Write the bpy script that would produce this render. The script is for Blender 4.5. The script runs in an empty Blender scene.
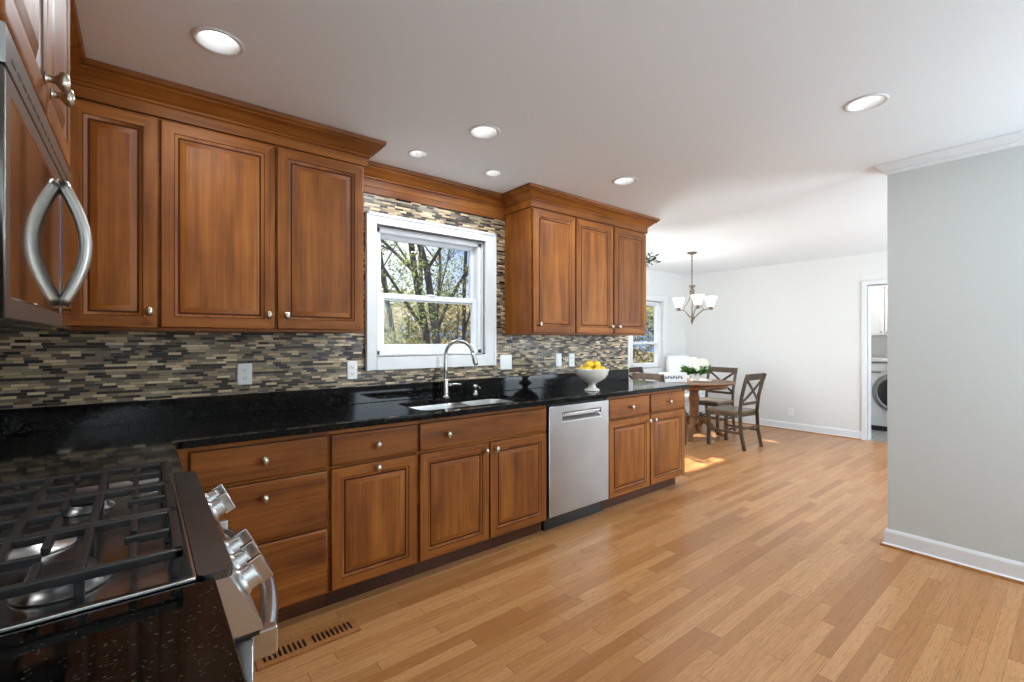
import bpy, bmesh, math, random
from mathutils import Vector, Matrix, noise
rnd = random.Random(7)
PI = math.pi
sc = bpy.context.scene
COL = sc.collection

# ------------------------------------------------------------------ camera
cam_d = bpy.data.cameras.new('camera')
cam = bpy.data.objects.new('camera', cam_d); COL.objects.link(cam)
cam.location = (0.55, -2.91, 1.32)
cam.rotation_euler = (PI/2, 0, math.radians(-38.7))
cam_d.sensor_width = 36.0
cam_d.lens = 461.6/1024*36
cam_d.shift_y = -0.0015
cam_d.clip_start = 0.02
sc.camera = cam

# ------------------------------------------------------------------ exposure
sc.view_settings.view_transform = 'Standard'
sc.view_settings.look = 'None'
sc.view_settings.gamma = 1.0
sc.view_settings.use_curve_mapping = False
sc.view_settings.exposure = 0.46

# ------------------------------------------------------------------ sky and sun
world = bpy.data.worlds.new('sky'); sc.world = world
world.use_nodes = True
wn = world.node_tree.nodes; wl = world.node_tree.links
for n in list(wn): wn.remove(n)
w_out = wn.new('ShaderNodeOutputWorld'); w_bg = wn.new('ShaderNodeBackground')
w_tc = wn.new('ShaderNodeTexCoord'); w_no = wn.new('ShaderNodeTexNoise'); w_cr = wn.new('ShaderNodeValToRGB')
w_no.inputs['Scale'].default_value = 3.2; w_no.inputs['Detail'].default_value = 6
w_cr.color_ramp.elements[0].position = 0.50; w_cr.color_ramp.elements[0].color = (0.17, 0.38, 0.86, 1)
w_cr.color_ramp.elements[1].position = 0.64; w_cr.color_ramp.elements[1].color = (0.95, 0.97, 1.0, 1)
wl.new(w_tc.outputs['Generated'], w_no.inputs['Vector']); wl.new(w_no.outputs['Fac'], w_cr.inputs['Fac'])
wl.new(w_cr.outputs['Color'], w_bg.inputs['Color']); w_bg.inputs['Strength'].default_value = 0.95
wl.new(w_bg.outputs['Background'], w_out.inputs['Surface'])

def lamp(name, kind, loc, energy, rot=(0,0,0), color=(1,1,1), **kw):
    d = bpy.data.lights.new(name, kind); d.energy = energy; d.color = color
    for k, v in kw.items(): setattr(d, k, v)
    o = bpy.data.objects.new(name, d); COL.objects.link(o)
    o.location = loc; o.rotation_euler = rot
    return o
def aim(v): return Vector(v).to_track_quat('-Z', 'Y').to_euler()

lamp('sun', 'SUN', (3, 8, 8), 13.0, aim((-0.12, -1.0, -0.92)), (1.0, 0.95, 0.86), angle=0.01)
# unseen fill lamps added behind the camera and round the dining corner
FILL = (0.76, 0.90, 1.0); DIN = (.97, .99, 1.0)
lamp('rear_window_fill', 'AREA', (3.72, -4.57, 1.5), 48, aim((0, 1, 0.2)), FILL, shape='RECTANGLE', size=.95, size_y=1.2)  # added lamp filling the room from behind the camera
lamp('living_fill', 'AREA', (6.2, -4.57, 1.3), 120, aim((0, 1, 0.4)), FILL, shape='RECTANGLE', size=2.5, size_y=1.7)  # added to light the unseen living side
lamp('left_fill', 'AREA', (0.0, -3.95, 1.5), 46, aim((1, 0, 2.0)), FILL, shape='RECTANGLE', size=1.3, size_y=1.2)  # added lamp, lifts the right wall and the ceiling
lamp('dining_window_fill', 'AREA', (5.40, 1.70, 1.4), 44, aim((0, -1, 0.1)), DIN, shape='RECTANGLE', size=.85, size_y=1.05)  # added outside the hidden dining window to brighten the dining end
lamp('side_fill', 'AREA', (4.20, .80, 1.4), 21, aim((1, 0, 0.1)), DIN, shape='RECTANGLE', size=.85, size_y=1.05)  # added lamp facing the far wall to brighten it

# ================================================================== materials
class NB:
    def __init__(self, name):
        self.m = bpy.data.materials.new(name); self.m.use_nodes = True
        self.t = self.m.node_tree; self.n = self.t.nodes; self.l = self.t.links
        self.b = self.n['Principled BSDF']
    def new(self, t, **kw):
        nd = self.n.new(t)
        for k, v in kw.items(): setattr(nd, k, v)
        return nd
    def put(self, sock, v):
        if v is None: return
        if isinstance(v, bpy.types.NodeSocket): self.l.new(v, sock)
        else: sock.default_value = v
    def math(self, op, a, b=None, c=None):
        nd = self.new('ShaderNodeMath', operation=op)
        for i, v in enumerate((a, b, c)): self.put(nd.inputs[i], v)
        return nd.outputs[0]
    def vmath(self, op, a, b=None):
        nd = self.new('ShaderNodeVectorMath', operation=op)
        self.put(nd.inputs[0], a); self.put(nd.inputs[1], b)
        return nd.outputs[0]
    def comb(self, x, y, z):
        nd = self.new('ShaderNodeCombineXYZ')
        for i, v in enumerate((x, y, z)): self.put(nd.inputs[i], v)
        return nd.outputs[0]
    def noise(self, vec, scale, detail=4, rough=.55, dist=0):
        nd = self.new('ShaderNodeTexNoise')
        self.put(nd.inputs['Vector'], vec); nd.inputs['Scale'].default_value = scale
        nd.inputs['Detail'].default_value = detail; nd.inputs['Roughness'].default_value = rough
        nd.inputs['Distortion'].default_value = dist
        return nd.outputs['Fac']
    def ramp(self, fac, stops, interp='LINEAR'):
        nd = self.new('ShaderNodeValToRGB'); cr = nd.color_ramp; cr.interpolation = interp
        while len(cr.elements) < len(stops): cr.elements.new(0.5)
        for e, (p, c) in zip(cr.elements, stops):
            e.position = p; e.color = (*c, 1) if len(c) == 3 else c
        self.put(nd.inputs['Fac'], fac)
        return nd.outputs['Color']
    def mix(self, fac, a, b, mode='MIX'):
        nd = self.new('ShaderNodeMix', data_type='RGBA', blend_type=mode)
        self.put(nd.inputs[0], fac)
        for s, v in ((nd.inputs[6], a), (nd.inputs[7], b)):
            if isinstance(v, tuple) and len(v) == 3: v = (*v, 1)
            self.put(s, v)
        return nd.outputs[2]
    def bump(self, h, strength, dist=.002):
        nd = self.new('ShaderNodeBump'); nd.inputs['Strength'].default_value = strength
        nd.inputs['Distance'].default_value = dist
        self.put(nd.inputs['Height'], h); self.l.new(nd.outputs[0], self.b.inputs['Normal'])
    def set(self, **kw):
        for k, v in kw.items():
            s = self.b.inputs[k.replace('_', ' ')]
            if isinstance(v, tuple) and len(v) == 3 and s.type == 'RGBA': v = (*v, 1)
            self.put(s, v)

def plain(name, col, rough=.5, metal=0.0, var=.06, nscale=6.0, **kw):
    """painted / moulded / metal surface with faint procedural variation"""
    b = NB(name); tc = b.new('ShaderNodeTexCoord').outputs['Object']
    f = b.noise(tc, nscale, 3)
    c2 = tuple(max(0, c*(1-var)) for c in col); c1 = tuple(min(1, c*(1+var)) for c in col)
    b.set(Base_Color=b.ramp(f, [(.3, c2), (.7, c1)]), Roughness=rough, Metallic=metal)
    for k, v in kw.items(): b.set(**{k: v})
    return b.m

def wood(name, dark, mid, light, axis='Z', rough=.50, sx=1.0, coat=0.0):
    b = NB(name); tc = b.new('ShaderNodeTexCoord').outputs['Object']
    rr = b.new('ShaderNodeObjectInfo').outputs['Random']
    off = b.comb(b.math('MULTIPLY', rr, 13.1), b.math('MULTIPLY', rr, 7.7), b.math('MULTIPLY', rr, 29.3))
    v = b.vmath('ADD', tc, off)
    st = {'Z': (14, 14, 1.1), 'X': (1.1, 14, 14), 'Y': (14, 1.1, 14)}[axis]
    v1 = b.vmath('MULTIPLY', v, tuple(s*sx for s in st))
    big = b.noise(v1, 1.0, 3, .5, .6)
    v2 = b.vmath('MULTIPLY', v, tuple(s*sx*7 if s > 2 else s*sx*2.2 for s in st))
    fine = b.noise(v2, 1.0, 2, .6)
    cloud = b.noise(v, 5.0, 3)
    f = b.math('ADD', b.math('MULTIPLY', big, .55), b.math('ADD', b.math('MULTIPLY', fine, .25), b.math('MULTIPLY', cloud, .2)))
    c = b.ramp(f, [(.33, dark), (.5, mid), (.66, light)])
    tone = b.math('ADD', .86, b.math('MULTIPLY', rr, .28))
    c = b.mix(1.0, c, b.comb(tone, tone, tone), 'MULTIPLY')
    b.set(Base_Color=c, Roughness=rough, Coat_Weight=coat, Coat_Roughness=.16, Specular_IOR_Level=.28)
    b.bump(fine, .05, .001)
    return b.m

M = {}
CD, CM, CL = (.105, .027, .0035), (.235, .072, .0090), (.35, .122, .018)
M['cab_v'] = wood('stained_wood_upright', CD, CM, CL, 'Z')
M['cab_h'] = wood('stained_wood_lengthwise', CD, CM, CL, 'X')
M['cab_y'] = wood('stained_wood_crosswise', CD, CM, CL, 'Y')
M['glaze'] = plain('dark_glaze', (.045, .013, .005), .6, var=.2, Specular_IOR_Level=.15)
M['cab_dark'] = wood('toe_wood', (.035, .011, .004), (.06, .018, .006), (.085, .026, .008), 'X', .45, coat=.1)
M['reg'] = wood('register_oak', (.24, .095, .03), (.36, .155, .05), (.45, .21, .075), 'X', .4)
M['table'] = wood('table_wood', (.10, .035, .013), (.19, .075, .027), (.28, .125, .05), 'X', .3)
M['chair'] = wood('chair_wood', (.035, .020, .011), (.062, .038, .022), (.10, .065, .040), 'Z', .4, coat=.15)
M['seat'] = wood('seat_wood', (.09, .06, .036), (.16, .11, .07), (.23, .165, .11), 'X', .32, coat=.3)
M['bark'] = wood('bark', (.05, .04, .03), (.12, .095, .075), (.22, .18, .15), 'Z', .9, coat=0)
M['trim'] = plain('white_trim_paint', (.73, .735, .74), .35, var=.02)
M['vinyl'] = plain('white_vinyl', (.75, .76, .78), .3, var=.02)
M['plate'] = plain('white_plate', (.85, .85, .83), .3, var=.02)
M['slot'] = plain('dark_slot', (.02, .02, .02), .5)
M['handle_steel'] = plain('warm_satin_steel', (.46, .45, .42), .36, 1.0, .06)
M['mw_steel'] = plain('dim_steel', (.25, .24, .225), .36, 1.0, .06)
M['steel'] = plain('brushed_steel', (.43, .43, .43), .34, 1.0, .05)
M['steel_lt'] = plain('satin_steel', (.64, .64, .63), .34, 1.0, .04)
M['chrome'] = plain('bright_steel', (.58, .575, .56), .24, 1.0, .03)
M['nickel'] = plain('aged_nickel', (.55, .50, .42), .28, 1.0, .15, 40)
M['cook'] = plain('cooktop_steel', (.44, .45, .46), .22, 1.0, .08)
M['darksteel'] = plain('dark_steel', (.165, .17, .175), .32, 1.0, .12, 18)
M['black'] = plain('black_enamel', (.012, .012, .012), .22)
M['iron'] = plain('cast_iron', (.012, .0115, .011), .38, var=.2, nscale=60)
M['blackplastic'] = plain('black_plastic', (.018, .018, .018), .4)
M['ceramic'] = plain('glazed_ceramic', (.72, .70, .64), .15, var=.03)
M['white_fab'] = plain('white_fabric', (.82, .82, .80), .8, var=.03)
M['white_app'] = plain('white_appliance', (.80, .81, .82), .22, var=.01)
M['grey_ring'] = plain('grey_ring', (.32, .33, .34), .25, .8)
M['darkglass'] = plain('dark_door_glass', (.03, .032, .035), .08)
M['bronze'] = plain('aged_bronze', (.17, .135, .10), .4, .8, .2, 30)
M['leaf'] = plain('leaf_green', (.055, .15, .03), .5, var=.4, nscale=30)
M['leaf_dk'] = plain('dark_leaf', (.035, .065, .022), .5, var=.4, nscale=30)
M['petal'] = plain('cream_petal', (.83, .82, .68), .7, var=.06, nscale=20)
M['pot'] = plain('pale_pot', (.70, .68, .64), .5)
M['lettering'] = plain('dark_paint', (.02, .02, .022), .5)
M['stone_tray'] = plain('cream_tray', (.75, .72, .66), .5)
M['cord'] = plain('cord', (.45, .38, .28), .8)

b = NB('lemon_skin'); tc = b.new('ShaderNodeTexCoord').outputs['Object']
b.set(Base_Color=b.ramp(b.noise(tc, 25), [(.3, (.86, .56, .03)), (.7, (.95, .68, .07))]), Roughness=.4); b.bump(b.noise(tc, 160, 2), .2)
M['lemon'] = b.m

b = NB('microwave_glass'); tc = b.new('ShaderNodeTexCoord').outputs['Object']
b.set(Base_Color=b.ramp(b.noise(tc, 9), [(.3, (.30, .27, .25)), (.7, (.36, .33, .31))]), Roughness=.06, Metallic=1.0)
M['mw_glass'] = b.m

# window glass: clear, lightly reflective
b = NB('window_glass')
gl = b.new('ShaderNodeBsdfGlossy'); gl.inputs['Roughness'].default_value = 0.0
tr = b.new('ShaderNodeBsdfTransparent'); tr.inputs['Color'].default_value = (.95, .97, .96, 1)
lw = b.new('ShaderNodeLayerWeight'); fr_g = b.math('MULTIPLY_ADD', b.math('POWER', lw.outputs['Facing'], 4.0), .25, .006)
mx = b.new('ShaderNodeMixShader'); b.l.new(fr_g, mx.inputs[0]); b.l.new(tr.outputs[0], mx.inputs[1]); b.l.new(gl.outputs[0], mx.inputs[2])
b.l.new(mx.outputs[0], b.n['Material Output'].inputs['Surface'])
M['glass'] = b.m

def emit(name, col, s):
    b = NB(name); b.set(Base_Color=(.9, .9, .88), Emission_Color=col, Emission_Strength=s, Roughness=.4); return b.m
M['lens'] = emit('lamp_lens', (1, .985, .96), 3.6)
M['shade'] = emit('lit_glass_shade', (1, .95, .86), 2.5)
M['hood'] = emit('hood_lamp_lens', (1, .97, .92), 3.0)

# ceilings and walls
def paint(name, col, rough=.75, **kw):
    b = NB(name); tc = b.new('ShaderNodeTexCoord').outputs['Object']
    f = b.noise(tc, 1.3, 3)
    b.set(Base_Color=b.ramp(f, [(.2, tuple(c*.985 for c in col)), (.8, col)]), Roughness=rough, **kw)
    b.bump(b.noise(tc, 300, 2), .04, .0006)
    return b.m
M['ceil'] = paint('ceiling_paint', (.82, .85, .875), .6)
M['wall'] = paint('wall_paint_shade', (.56, .57, .545))  # same wall colour with the kitchen side's shade put in
M['wall_lit'] = paint('wall_paint_lit', (.73, .725, .70))  # same wall colour, left lighter for the brighter dining side

# oak strip floor, boards along x
b = NB('oak_strip_floor'); tc = b.new('ShaderNodeTexCoord').outputs['Object']
sp = b.new('ShaderNodeSeparateXYZ'); b.l.new(tc, sp.inputs[0]); fx, fy = sp.outputs[0], sp.outputs[1]
BW = .0575
yr = b.math('DIVIDE', fy, BW); row = b.math('FLOOR', yr); fr_ = b.math('FRACT', yr)
W = b.math('ADD', b.math('DIVIDE', fx, .85), b.math('MULTIPLY', row, 31.73))
vo = b.new('ShaderNodeTexVoronoi', voronoi_dimensions='1D', feature='F1'); b.l.new(W, vo.inputs['W']); vo.inputs['Scale'].default_value = 1.0
ve = b.new('ShaderNodeTexVoronoi', voronoi_dimensions='1D', feature='DISTANCE_TO_EDGE'); b.l.new(W, ve.inputs['W']); ve.inputs['Scale'].default_value = 1.0
sc_ = b.new('ShaderNodeSeparateColor'); b.l.new(vo.outputs['Color'], sc_.inputs[0]); r1, r2 = sc_.outputs[0], sc_.outputs[1]
gv = b.comb(b.math('ADD', b.math('MULTIPLY', fx, 1.6), b.math('MULTIPLY', r1, 40)), b.math('MULTIPLY', fy, 26), b.math('MULTIPLY', r2, 20))
g1 = b.noise(gv, 1.0, 4, .6, 1.2)
gv2 = b.comb(b.math('ADD', b.math('MULTIPLY', fx, 5), b.math('MULTIPLY', r2, 40)), b.math('MULTIPLY', fy, 190), r1)
g2 = b.noise(gv2, 1.0, 2, .6)
rings = b.math('ABSOLUTE', b.math('SUBTRACT', b.math('FRACT', b.math('MULTIPLY', g1, 11)), .5))
rline = b.math('POWER', b.math('SUBTRACT', 1.0, b.math('MULTIPLY', rings, 2.0)), 3.0)
streak = b.math('SMOOTH_MIN', 1.0, b.math('MULTIPLY', b.math('MAXIMUM', 0.0, b.math('SUBTRACT', g2, .52)), 4.5), .05)
base = b.ramp(r1, [(0, (.35, .145, .045)), (.12, (.40, .178, .059)), (.45, (.47, .228, .085)), (.8, (.53, .270, .108)), (1, (.44, .20, .067))])
c = b.mix(b.math('MULTIPLY', rline, .50), base, (.25, .10, .028))
c = b.mix(b.math('MULTIPLY', streak, .55), c, (.22, .085, .024))
gap = b.math('MAXIMUM', b.math('LESS_THAN', fr_, .022), b.math('LESS_THAN', ve.outputs['Distance'], .0018))
c = b.mix(b.math('MULTIPLY', gap, .75), c, (.10, .042, .015))
b.set(Base_Color=c, Roughness=b.math('ADD', .24, b.math('MULTIPLY', g2, .14)), Coat_Weight=.12, Coat_Roughness=.2, Specular_IOR_Level=.4)
b.bump(b.math('SUBTRACT', b.math('MULTIPLY', g2, .15), gap), .25, .0012)
M['floor'] = b.m

# linear mosaic tile, courses along local x, height z
b = NB('linear_mosaic_tile'); tc = b.new('ShaderNodeTexCoord').outputs['Object']
sp = b.new('ShaderNodeSeparateXYZ'); b.l.new(tc, sp.inputs[0]); tx, tz = sp.outputs[0], sp.outputs[2]
RH = .0128
zr = b.math('DIVIDE', tz, RH); row = b.math('FLOOR', zr); fr_ = b.math('FRACT', zr)
W = b.math('ADD', b.math('DIVIDE', tx, .054), b.math('MULTIPLY', row, 17.37))
vo = b.new('ShaderNodeTexVoronoi', voronoi_dimensions='1D', feature='F1'); b.l.new(W, vo.inputs['W']); vo.inputs['Scale'].default_value = 1.0
ve = b.new('ShaderNodeTexVoronoi', voronoi_dimensions='1D', feature='DISTANCE_TO_EDGE'); b.l.new(W, ve.inputs['W']); ve.inputs['Scale'].default_value = 1.0
sc_ = b.new('ShaderNodeSeparateColor'); b.l.new(vo.outputs['Color'], sc_.inputs[0]); r1, r2 = sc_.outputs[0], sc_.outputs[1]
c = b.ramp(r1, [(0, (.014, .009, .006)), (.18, (.030, .019, .013)), (.28, (.19, .145, .10)), (.40, (.37, .29, .195)), (.52, (.24, .20, .145)),
                (.62, (.55, .425, .275)), (.72, (.11, .085, .06)), (.80, (.70, .56, .37)), (.89, (.31, .265, .195)), (.95, (.78, .67, .49))], 'CONSTANT')
vv = b.noise(b.comb(b.math('MULTIPLY', tx, 30), b.math('MULTIPLY', r2, 30), b.math('MULTIPLY', tz, 120)), 1.0, 3)
c = b.mix(b.math('MULTIPLY', vv, .35), c, b.mix(1.0, c, (.45, .43, .40), 'MULTIPLY'))
gz = b.math('MAXIMUM', b.math('LESS_THAN', fr_, .05), b.math('GREATER_THAN', fr_, .95))
gap = b.math('MAXIMUM', gz, b.math('LESS_THAN', ve.outputs['Distance'], .014))
c = b.mix(1.0, c, (1.02, .955, .86), 'MULTIPLY'); c = b.mix(gap, c, (.15, .12, .085))
b.set(Base_Color=c, Roughness=b.math('ADD', b.math('MULTIPLY', r2, .30), b.math('MULTIPLY_ADD', gap, .35, .25)))
b.bump(b.math('SUBTRACT', b.math('MULTIPLY', r2, .5), gap), .5, .0015)
M['tile'] = b.m

# black flecked granite
b = NB('black_granite'); tc = b.new('ShaderNodeTexCoord').outputs['Object']
v1 = b.new('ShaderNodeTexVoronoi'); v1.inputs['Scale'].default_value = 330; b.l.new(tc, v1.inputs['Vector'])
sc_ = b.new('ShaderNodeSeparateColor'); b.l.new(v1.outputs['Color'], sc_.inputs[0])
fl = b.math('MULTIPLY', b.math('GREATER_THAN', sc_.outputs[0], .86), b.math('GREATER_THAN', b.noise(tc, 60, 3), .52))
c = b.ramp(b.noise(tc, 45, 4), [(.35, (.002, .002, .002)), (.7, (.007, .007, .0065))])
c = b.mix(fl, c, b.ramp(sc_.outputs[1], [(0, (.034, .028, .018)), (.5, (.016, .018, .016)), (1, (.055, .05, .042))]))
b.set(Base_Color=c, Roughness=.06, Specular_IOR_Level=.19)
M['granite'] = b.m

b = NB('forest_ground'); tc = b.new('ShaderNodeTexCoord').outputs['Object']
b.set(Base_Color=b.ramp(b.noise(tc, 1.5, 8, .7), [(.3, (.06, .045, .022)), (.5, (.13, .095, .05)), (.7, (.19, .145, .08))]), Roughness=.95); M['ground'] = b.m
def leafmat(name, a, c):
    b = NB(name); tc = b.new('ShaderNodeTexCoord').outputs['Object']
    col = b.ramp(b.noise(tc, 4, 4), [(.3, a), (.7, c)])
    b.set(Base_Color=col, Roughness=.7)
    tl = b.new('ShaderNodeBsdfTranslucent'); b.l.new(col, tl.inputs['Color'])
    mx = b.new('ShaderNodeMixShader'); mx.inputs[0].default_value = .5
    b.l.new(b.b.outputs[0], mx.inputs[1]); b.l.new(tl.outputs[0], mx.inputs[2]); b.l.new(mx.outputs[0], b.n['Material Output'].inputs['Surface'])
    return b.m
M['lv_olive'] = leafmat('olive_leaf', (.13, .14, .042), (.34, .31, .11))
M['lv_tan'] = leafmat('tan_leaf', (.32, .25, .13), (.52, .43, .25))
M['lv_green'] = leafmat('spring_leaf', (.12, .18, .05), (.28, .32, .10))
b = NB('laundry_tile'); tc = b.new('ShaderNodeTexCoord').outputs['Object']
br = b.new('ShaderNodeTexBrick'); b.l.new(tc, br.inputs['Vector']); br.inputs['Scale'].default_value = 3
br.inputs['Color1'].default_value = (.28, .28, .27, 1); br.inputs['Color2'].default_value = (.33, .33, .32, 1); br.inputs['Mortar'].default_value = (.2, .2, .2, 1)
b.set(Base_Color=br.outputs['Color'], Roughness=.4); M['greytile'] = b.m

# ================================================================== geometry helpers
def BM(): return bmesh.new()
def box(bm, x0, y0, z0, x1, y1, z1, bev=0.0, mi=0, seg=2):
    t = bmesh.new() if bev else bm
    x0, x1 = min(x0, x1), max(x0, x1); y0, y1 = min(y0, y1), max(y0, y1); z0, z1 = min(z0, z1), max(z0, z1)
    vs = [t.verts.new(p) for p in ((x0,y0,z0),(x1,y0,z0),(x1,y1,z0),(x0,y1,z0),(x0,y0,z1),(x1,y0,z1),(x1,y1,z1),(x0,y1,z1))]
    for f in ((0,3,2,1),(4,5,6,7),(0,1,5,4),(1,2,6,5),(2,3,7,6),(3,0,4,7)):
        fc = t.faces.new([vs[i] for i in f]); fc.material_index = mi
    if bev:
        bev = min(bev, .45*min(x1-x0, y1-y0, z1-z0))
        bmesh.ops.bevel(t, geom=t.edges[:], offset=bev, segments=seg, affect='EDGES', profile=.5)
        for f in t.faces: f.material_index = mi
        merge(bm, t)
    return bm
def merge(bm, t):
    me = bpy.data.meshes.new('tmp'); t.to_mesh(me); t.free(); bm.from_mesh(me); bpy.data.meshes.remove(me)
def xform(bm, mat, start=0):
    bm.verts.ensure_lookup_table()
    for v in bm.verts[start:]: v.co = mat @ v.co
def ring(bm, c, u, v, r, seg, sq=1.0):
    return [bm.verts.new(c + u*(r*math.cos(2*PI*i/seg)) + v*(r*sq*math.sin(2*PI*i/seg))) for i in range(seg)]
def skin(bm, a, b_, mi=0, smooth=True):
    n = len(a)
    for i in range(n):
        f = bm.faces.new((a[i], a[(i+1) % n], b_[(i+1) % n], b_[i])); f.material_index = mi; f.smooth = smooth
def tube(bm, pts, r, seg=10, mi=0, caps=True, sq=1.0, up=None):
    pts = [Vector(p) for p in pts]; n = len(pts)
    rs = r if isinstance(r, (list, tuple)) else [r]*n
    prev = None; u = None
    for i, p in enumerate(pts):
        d = (pts[min(i+1, n-1)] - pts[max(i-1, 0)]).normalized()
        if u is None:
            ref = Vector(up) if up else (Vector((0,0,1)) if abs(d.z) < .9 else Vector((1,0,0)))
            u = d.cross(ref).normalized()
        else:
            u = (u - d*u.dot(d)).normalized()
        v = d.cross(u)
        cur = ring(bm, p, u, v, rs[i], seg, sq)
        if prev: skin(bm, prev, cur, mi)
        elif caps: f = bm.faces.new(cur[::-1]); f.material_index = mi
        prev = cur
    if caps: f = bm.faces.new(prev); f.material_index = mi
    return bm
def bar(bm, p0, p1, w, h, bev=.002, mi=0):
    """rectangular bar from p0 to p1, w across horizontally, h the other way"""
    p0, p1 = Vector(p0), Vector(p1); d = p1-p0; L = d.length; d.normalize()
    ref = Vector((0,0,1)) if abs(d.z) < .95 else Vector((0,1,0))
    u = d.cross(ref).normalized(); v = u.cross(d)
    t = bmesh.new(); box(t, -w/2, -h/2, 0, w/2, h/2, L, bev, mi)
    m = Matrix((( u.x, v.x, d.x, p0.x),(u.y, v.y, d.y, p0.y),(u.z, v.z, d.z, p0.z),(0,0,0,1)))
    for q in t.verts: q.co = m @ q.co
    merge(bm, t)
def lathe(bm, prof, c=(0,0,0), seg=28, mi=0, mat=None, cap0=True, cap1=True):
    prev = None; first = None
    mat = mat or Matrix.Identity(4); c = Vector(c)
    for r, z in prof:
        cur = [bm.verts.new(c + (mat @ Vector((r*math.cos(2*PI*i/seg), r*math.sin(2*PI*i/seg), z)))) for i in range(seg)]
        if prev: skin(bm, prev, cur, mi)
        else: first = cur
        prev = cur
    if cap0: f = bm.faces.new(first[::-1]); f.material_index = mi
    if cap1: f = bm.faces.new(prev); f.material_index = mi
def ell(bm, c, r, seg=16, rings=10, mi=0, mat=None):
    t = bmesh.new(); bmesh.ops.create_uvsphere(t, u_segments=seg, v_segments=rings, radius=1)
    c = Vector(c)
    for v in t.verts:
        p = Vector((v.co.x*r[0], v.co.y*r[1], v.co.z*r[2]))
        v.co = c + (mat @ p if mat else p)
    for f in t.faces: f.material_index = mi; f.smooth = True
    merge(bm, t)
def rectloops(bm, loops, mis, cap=None, back=True):
    """nested rectangles (x0,z0,x1,z1,y) joined into one relief whose front looks to -y"""
    prev = None
    for k, (x0, z0, x1, z1, y) in enumerate(loops):
        cur = [bm.verts.new((x0,y,z0)), bm.verts.new((x1,y,z0)), bm.verts.new((x1,y,z1)), bm.verts.new((x0,y,z1))]
        if prev:
            m = mis[k-1]
            for i in range(4):
                f = bm.faces.new((prev[i], prev[(i+1)%4], cur[(i+1)%4], cur[i]))
                f.material_index = m[i % 2] if isinstance(m, tuple) else m
        elif back: bm.faces.new(cur[::-1])
        prev = cur
    f = bm.faces.new(prev); f.material_index = mis[-1] if cap is None else cap
def sweep(bm, path, prof, closed=False, mi=0):
    """profile (out, z) carried along an xy path with mitred corners; out is to the right of travel"""
    P = [Vector((p[0], p[1])) for p in path]; n = len(P); prev = None; first = None
    for i in range(n):
        d0 = (P[i]-P[i-1]).normalized() if i > 0 else (P[1]-P[0]).normalized()
        d1 = (P[i+1]-P[i]).normalized() if i < n-1 else d0
        n0 = Vector((d0.y, -d0.x)); n1 = Vector((d1.y, -d1.x))
        m = (n0+n1); m = m/ max(1e-6, m.dot(n0)) if m.length > 1e-6 else n0
        cur = [bm.verts.new((P[i].x+m.x*o, P[i].y+m.y*o, z)) for o, z in prof]
        if prev:
            k = len(cur)
            for j in range(k):
                f = bm.faces.new((prev[j], prev[(j+1)%k], cur[(j+1)%k], cur[j])); f.material_index = mi
        else: bm.faces.new(cur)
        prev = cur
    bm.faces.new(prev[::-1])
def rrect(x0, y0, x1, y1, r, n=5):
    pts = []
    for cx, cy, a in ((x1-r, y1-r, 0), (x0+r, y1-r, 90), (x0+r, y0+r, 180), (x1-r, y0+r, 270)):
        for i in range(n+1):
            t = math.radians(a+90*i/n); pts.append((cx+r*math.cos(t), cy+r*math.sin(t)))
    return pts
def slab(bm, outline, holes, z0, z1, mi=0):
    """flat plate with holes"""
    t = bmesh.new()
    for lp in [outline]+holes:
        vs = [t.verts.new((x, y, z1)) for x, y in lp]
        for i in range(len(vs)): t.edges.new((vs[i], vs[(i+1) % len(vs)]))
    bmesh.ops.triangle_fill(t, use_beauty=True, use_dissolve=False, edges=t.edges[:])
    r = bmesh.ops.extrude_face_region(t, geom=t.faces[:])
    for g in r['geom']:
        if isinstance(g, bmesh.types.BMVert): g.co.z = z0
    bmesh.ops.recalc_face_normals(t, faces=t.faces[:])
    for f in t.faces: f.material_index = mi
    merge(bm, t)

def obj(name, bm, mats, parent=None, loc=None, sharp=33, recalc=False):
    if recalc: bmesh.ops.recalc_face_normals(bm, faces=bm.faces[:])
    ang = math.radians(sharp)
    for f in bm.faces: f.smooth = True
    for e in bm.edges:
        if len(e.link_faces) == 2:
            if e.calc_face_angle(0) > ang: e.smooth = False
    me = bpy.data.meshes.new(name); bm.to_mesh(me); bm.free()
    for m in (mats if isinstance(mats, (list, tuple)) else [mats]): me.materials.append(M[m])
    o = bpy.data.objects.new(name, me); COL.objects.link(o)
    if len(me.polygons) < 4000:
        wm = o.modifiers.new('weighted', 'WEIGHTED_NORMAL'); wm.keep_sharp = True; wm.weight = 90
    if parent: o.parent = parent
    if loc: o.location = loc
    return o
def thing(name, label, cat, loc=(0,0,0), rz=0, group=None):
    o = bpy.data.objects.new(name, None); COL.objects.link(o); o.empty_display_size = .1
    o.location = loc; o.rotation_euler = (0, 0, rz); o['label'] = label; o['category'] = cat
    if group: o['group'] = group
    return o
def tag(o, label, cat, group=None):
    o['label'] = label; o['category'] = cat
    if group: o['group'] = group
    return o
def struct(name, bm, mats, parent=None, **kw):
    o = obj(name, bm, mats, parent, **kw)
    if not parent: o['kind'] = 'structure'
    return o
def copy_tree(o, parent=None):
    c = o.copy(); COL.objects.link(c)
    if parent: c.parent = parent
    for ch in list(o.children): copy_tree(ch, c)
    return c

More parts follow.
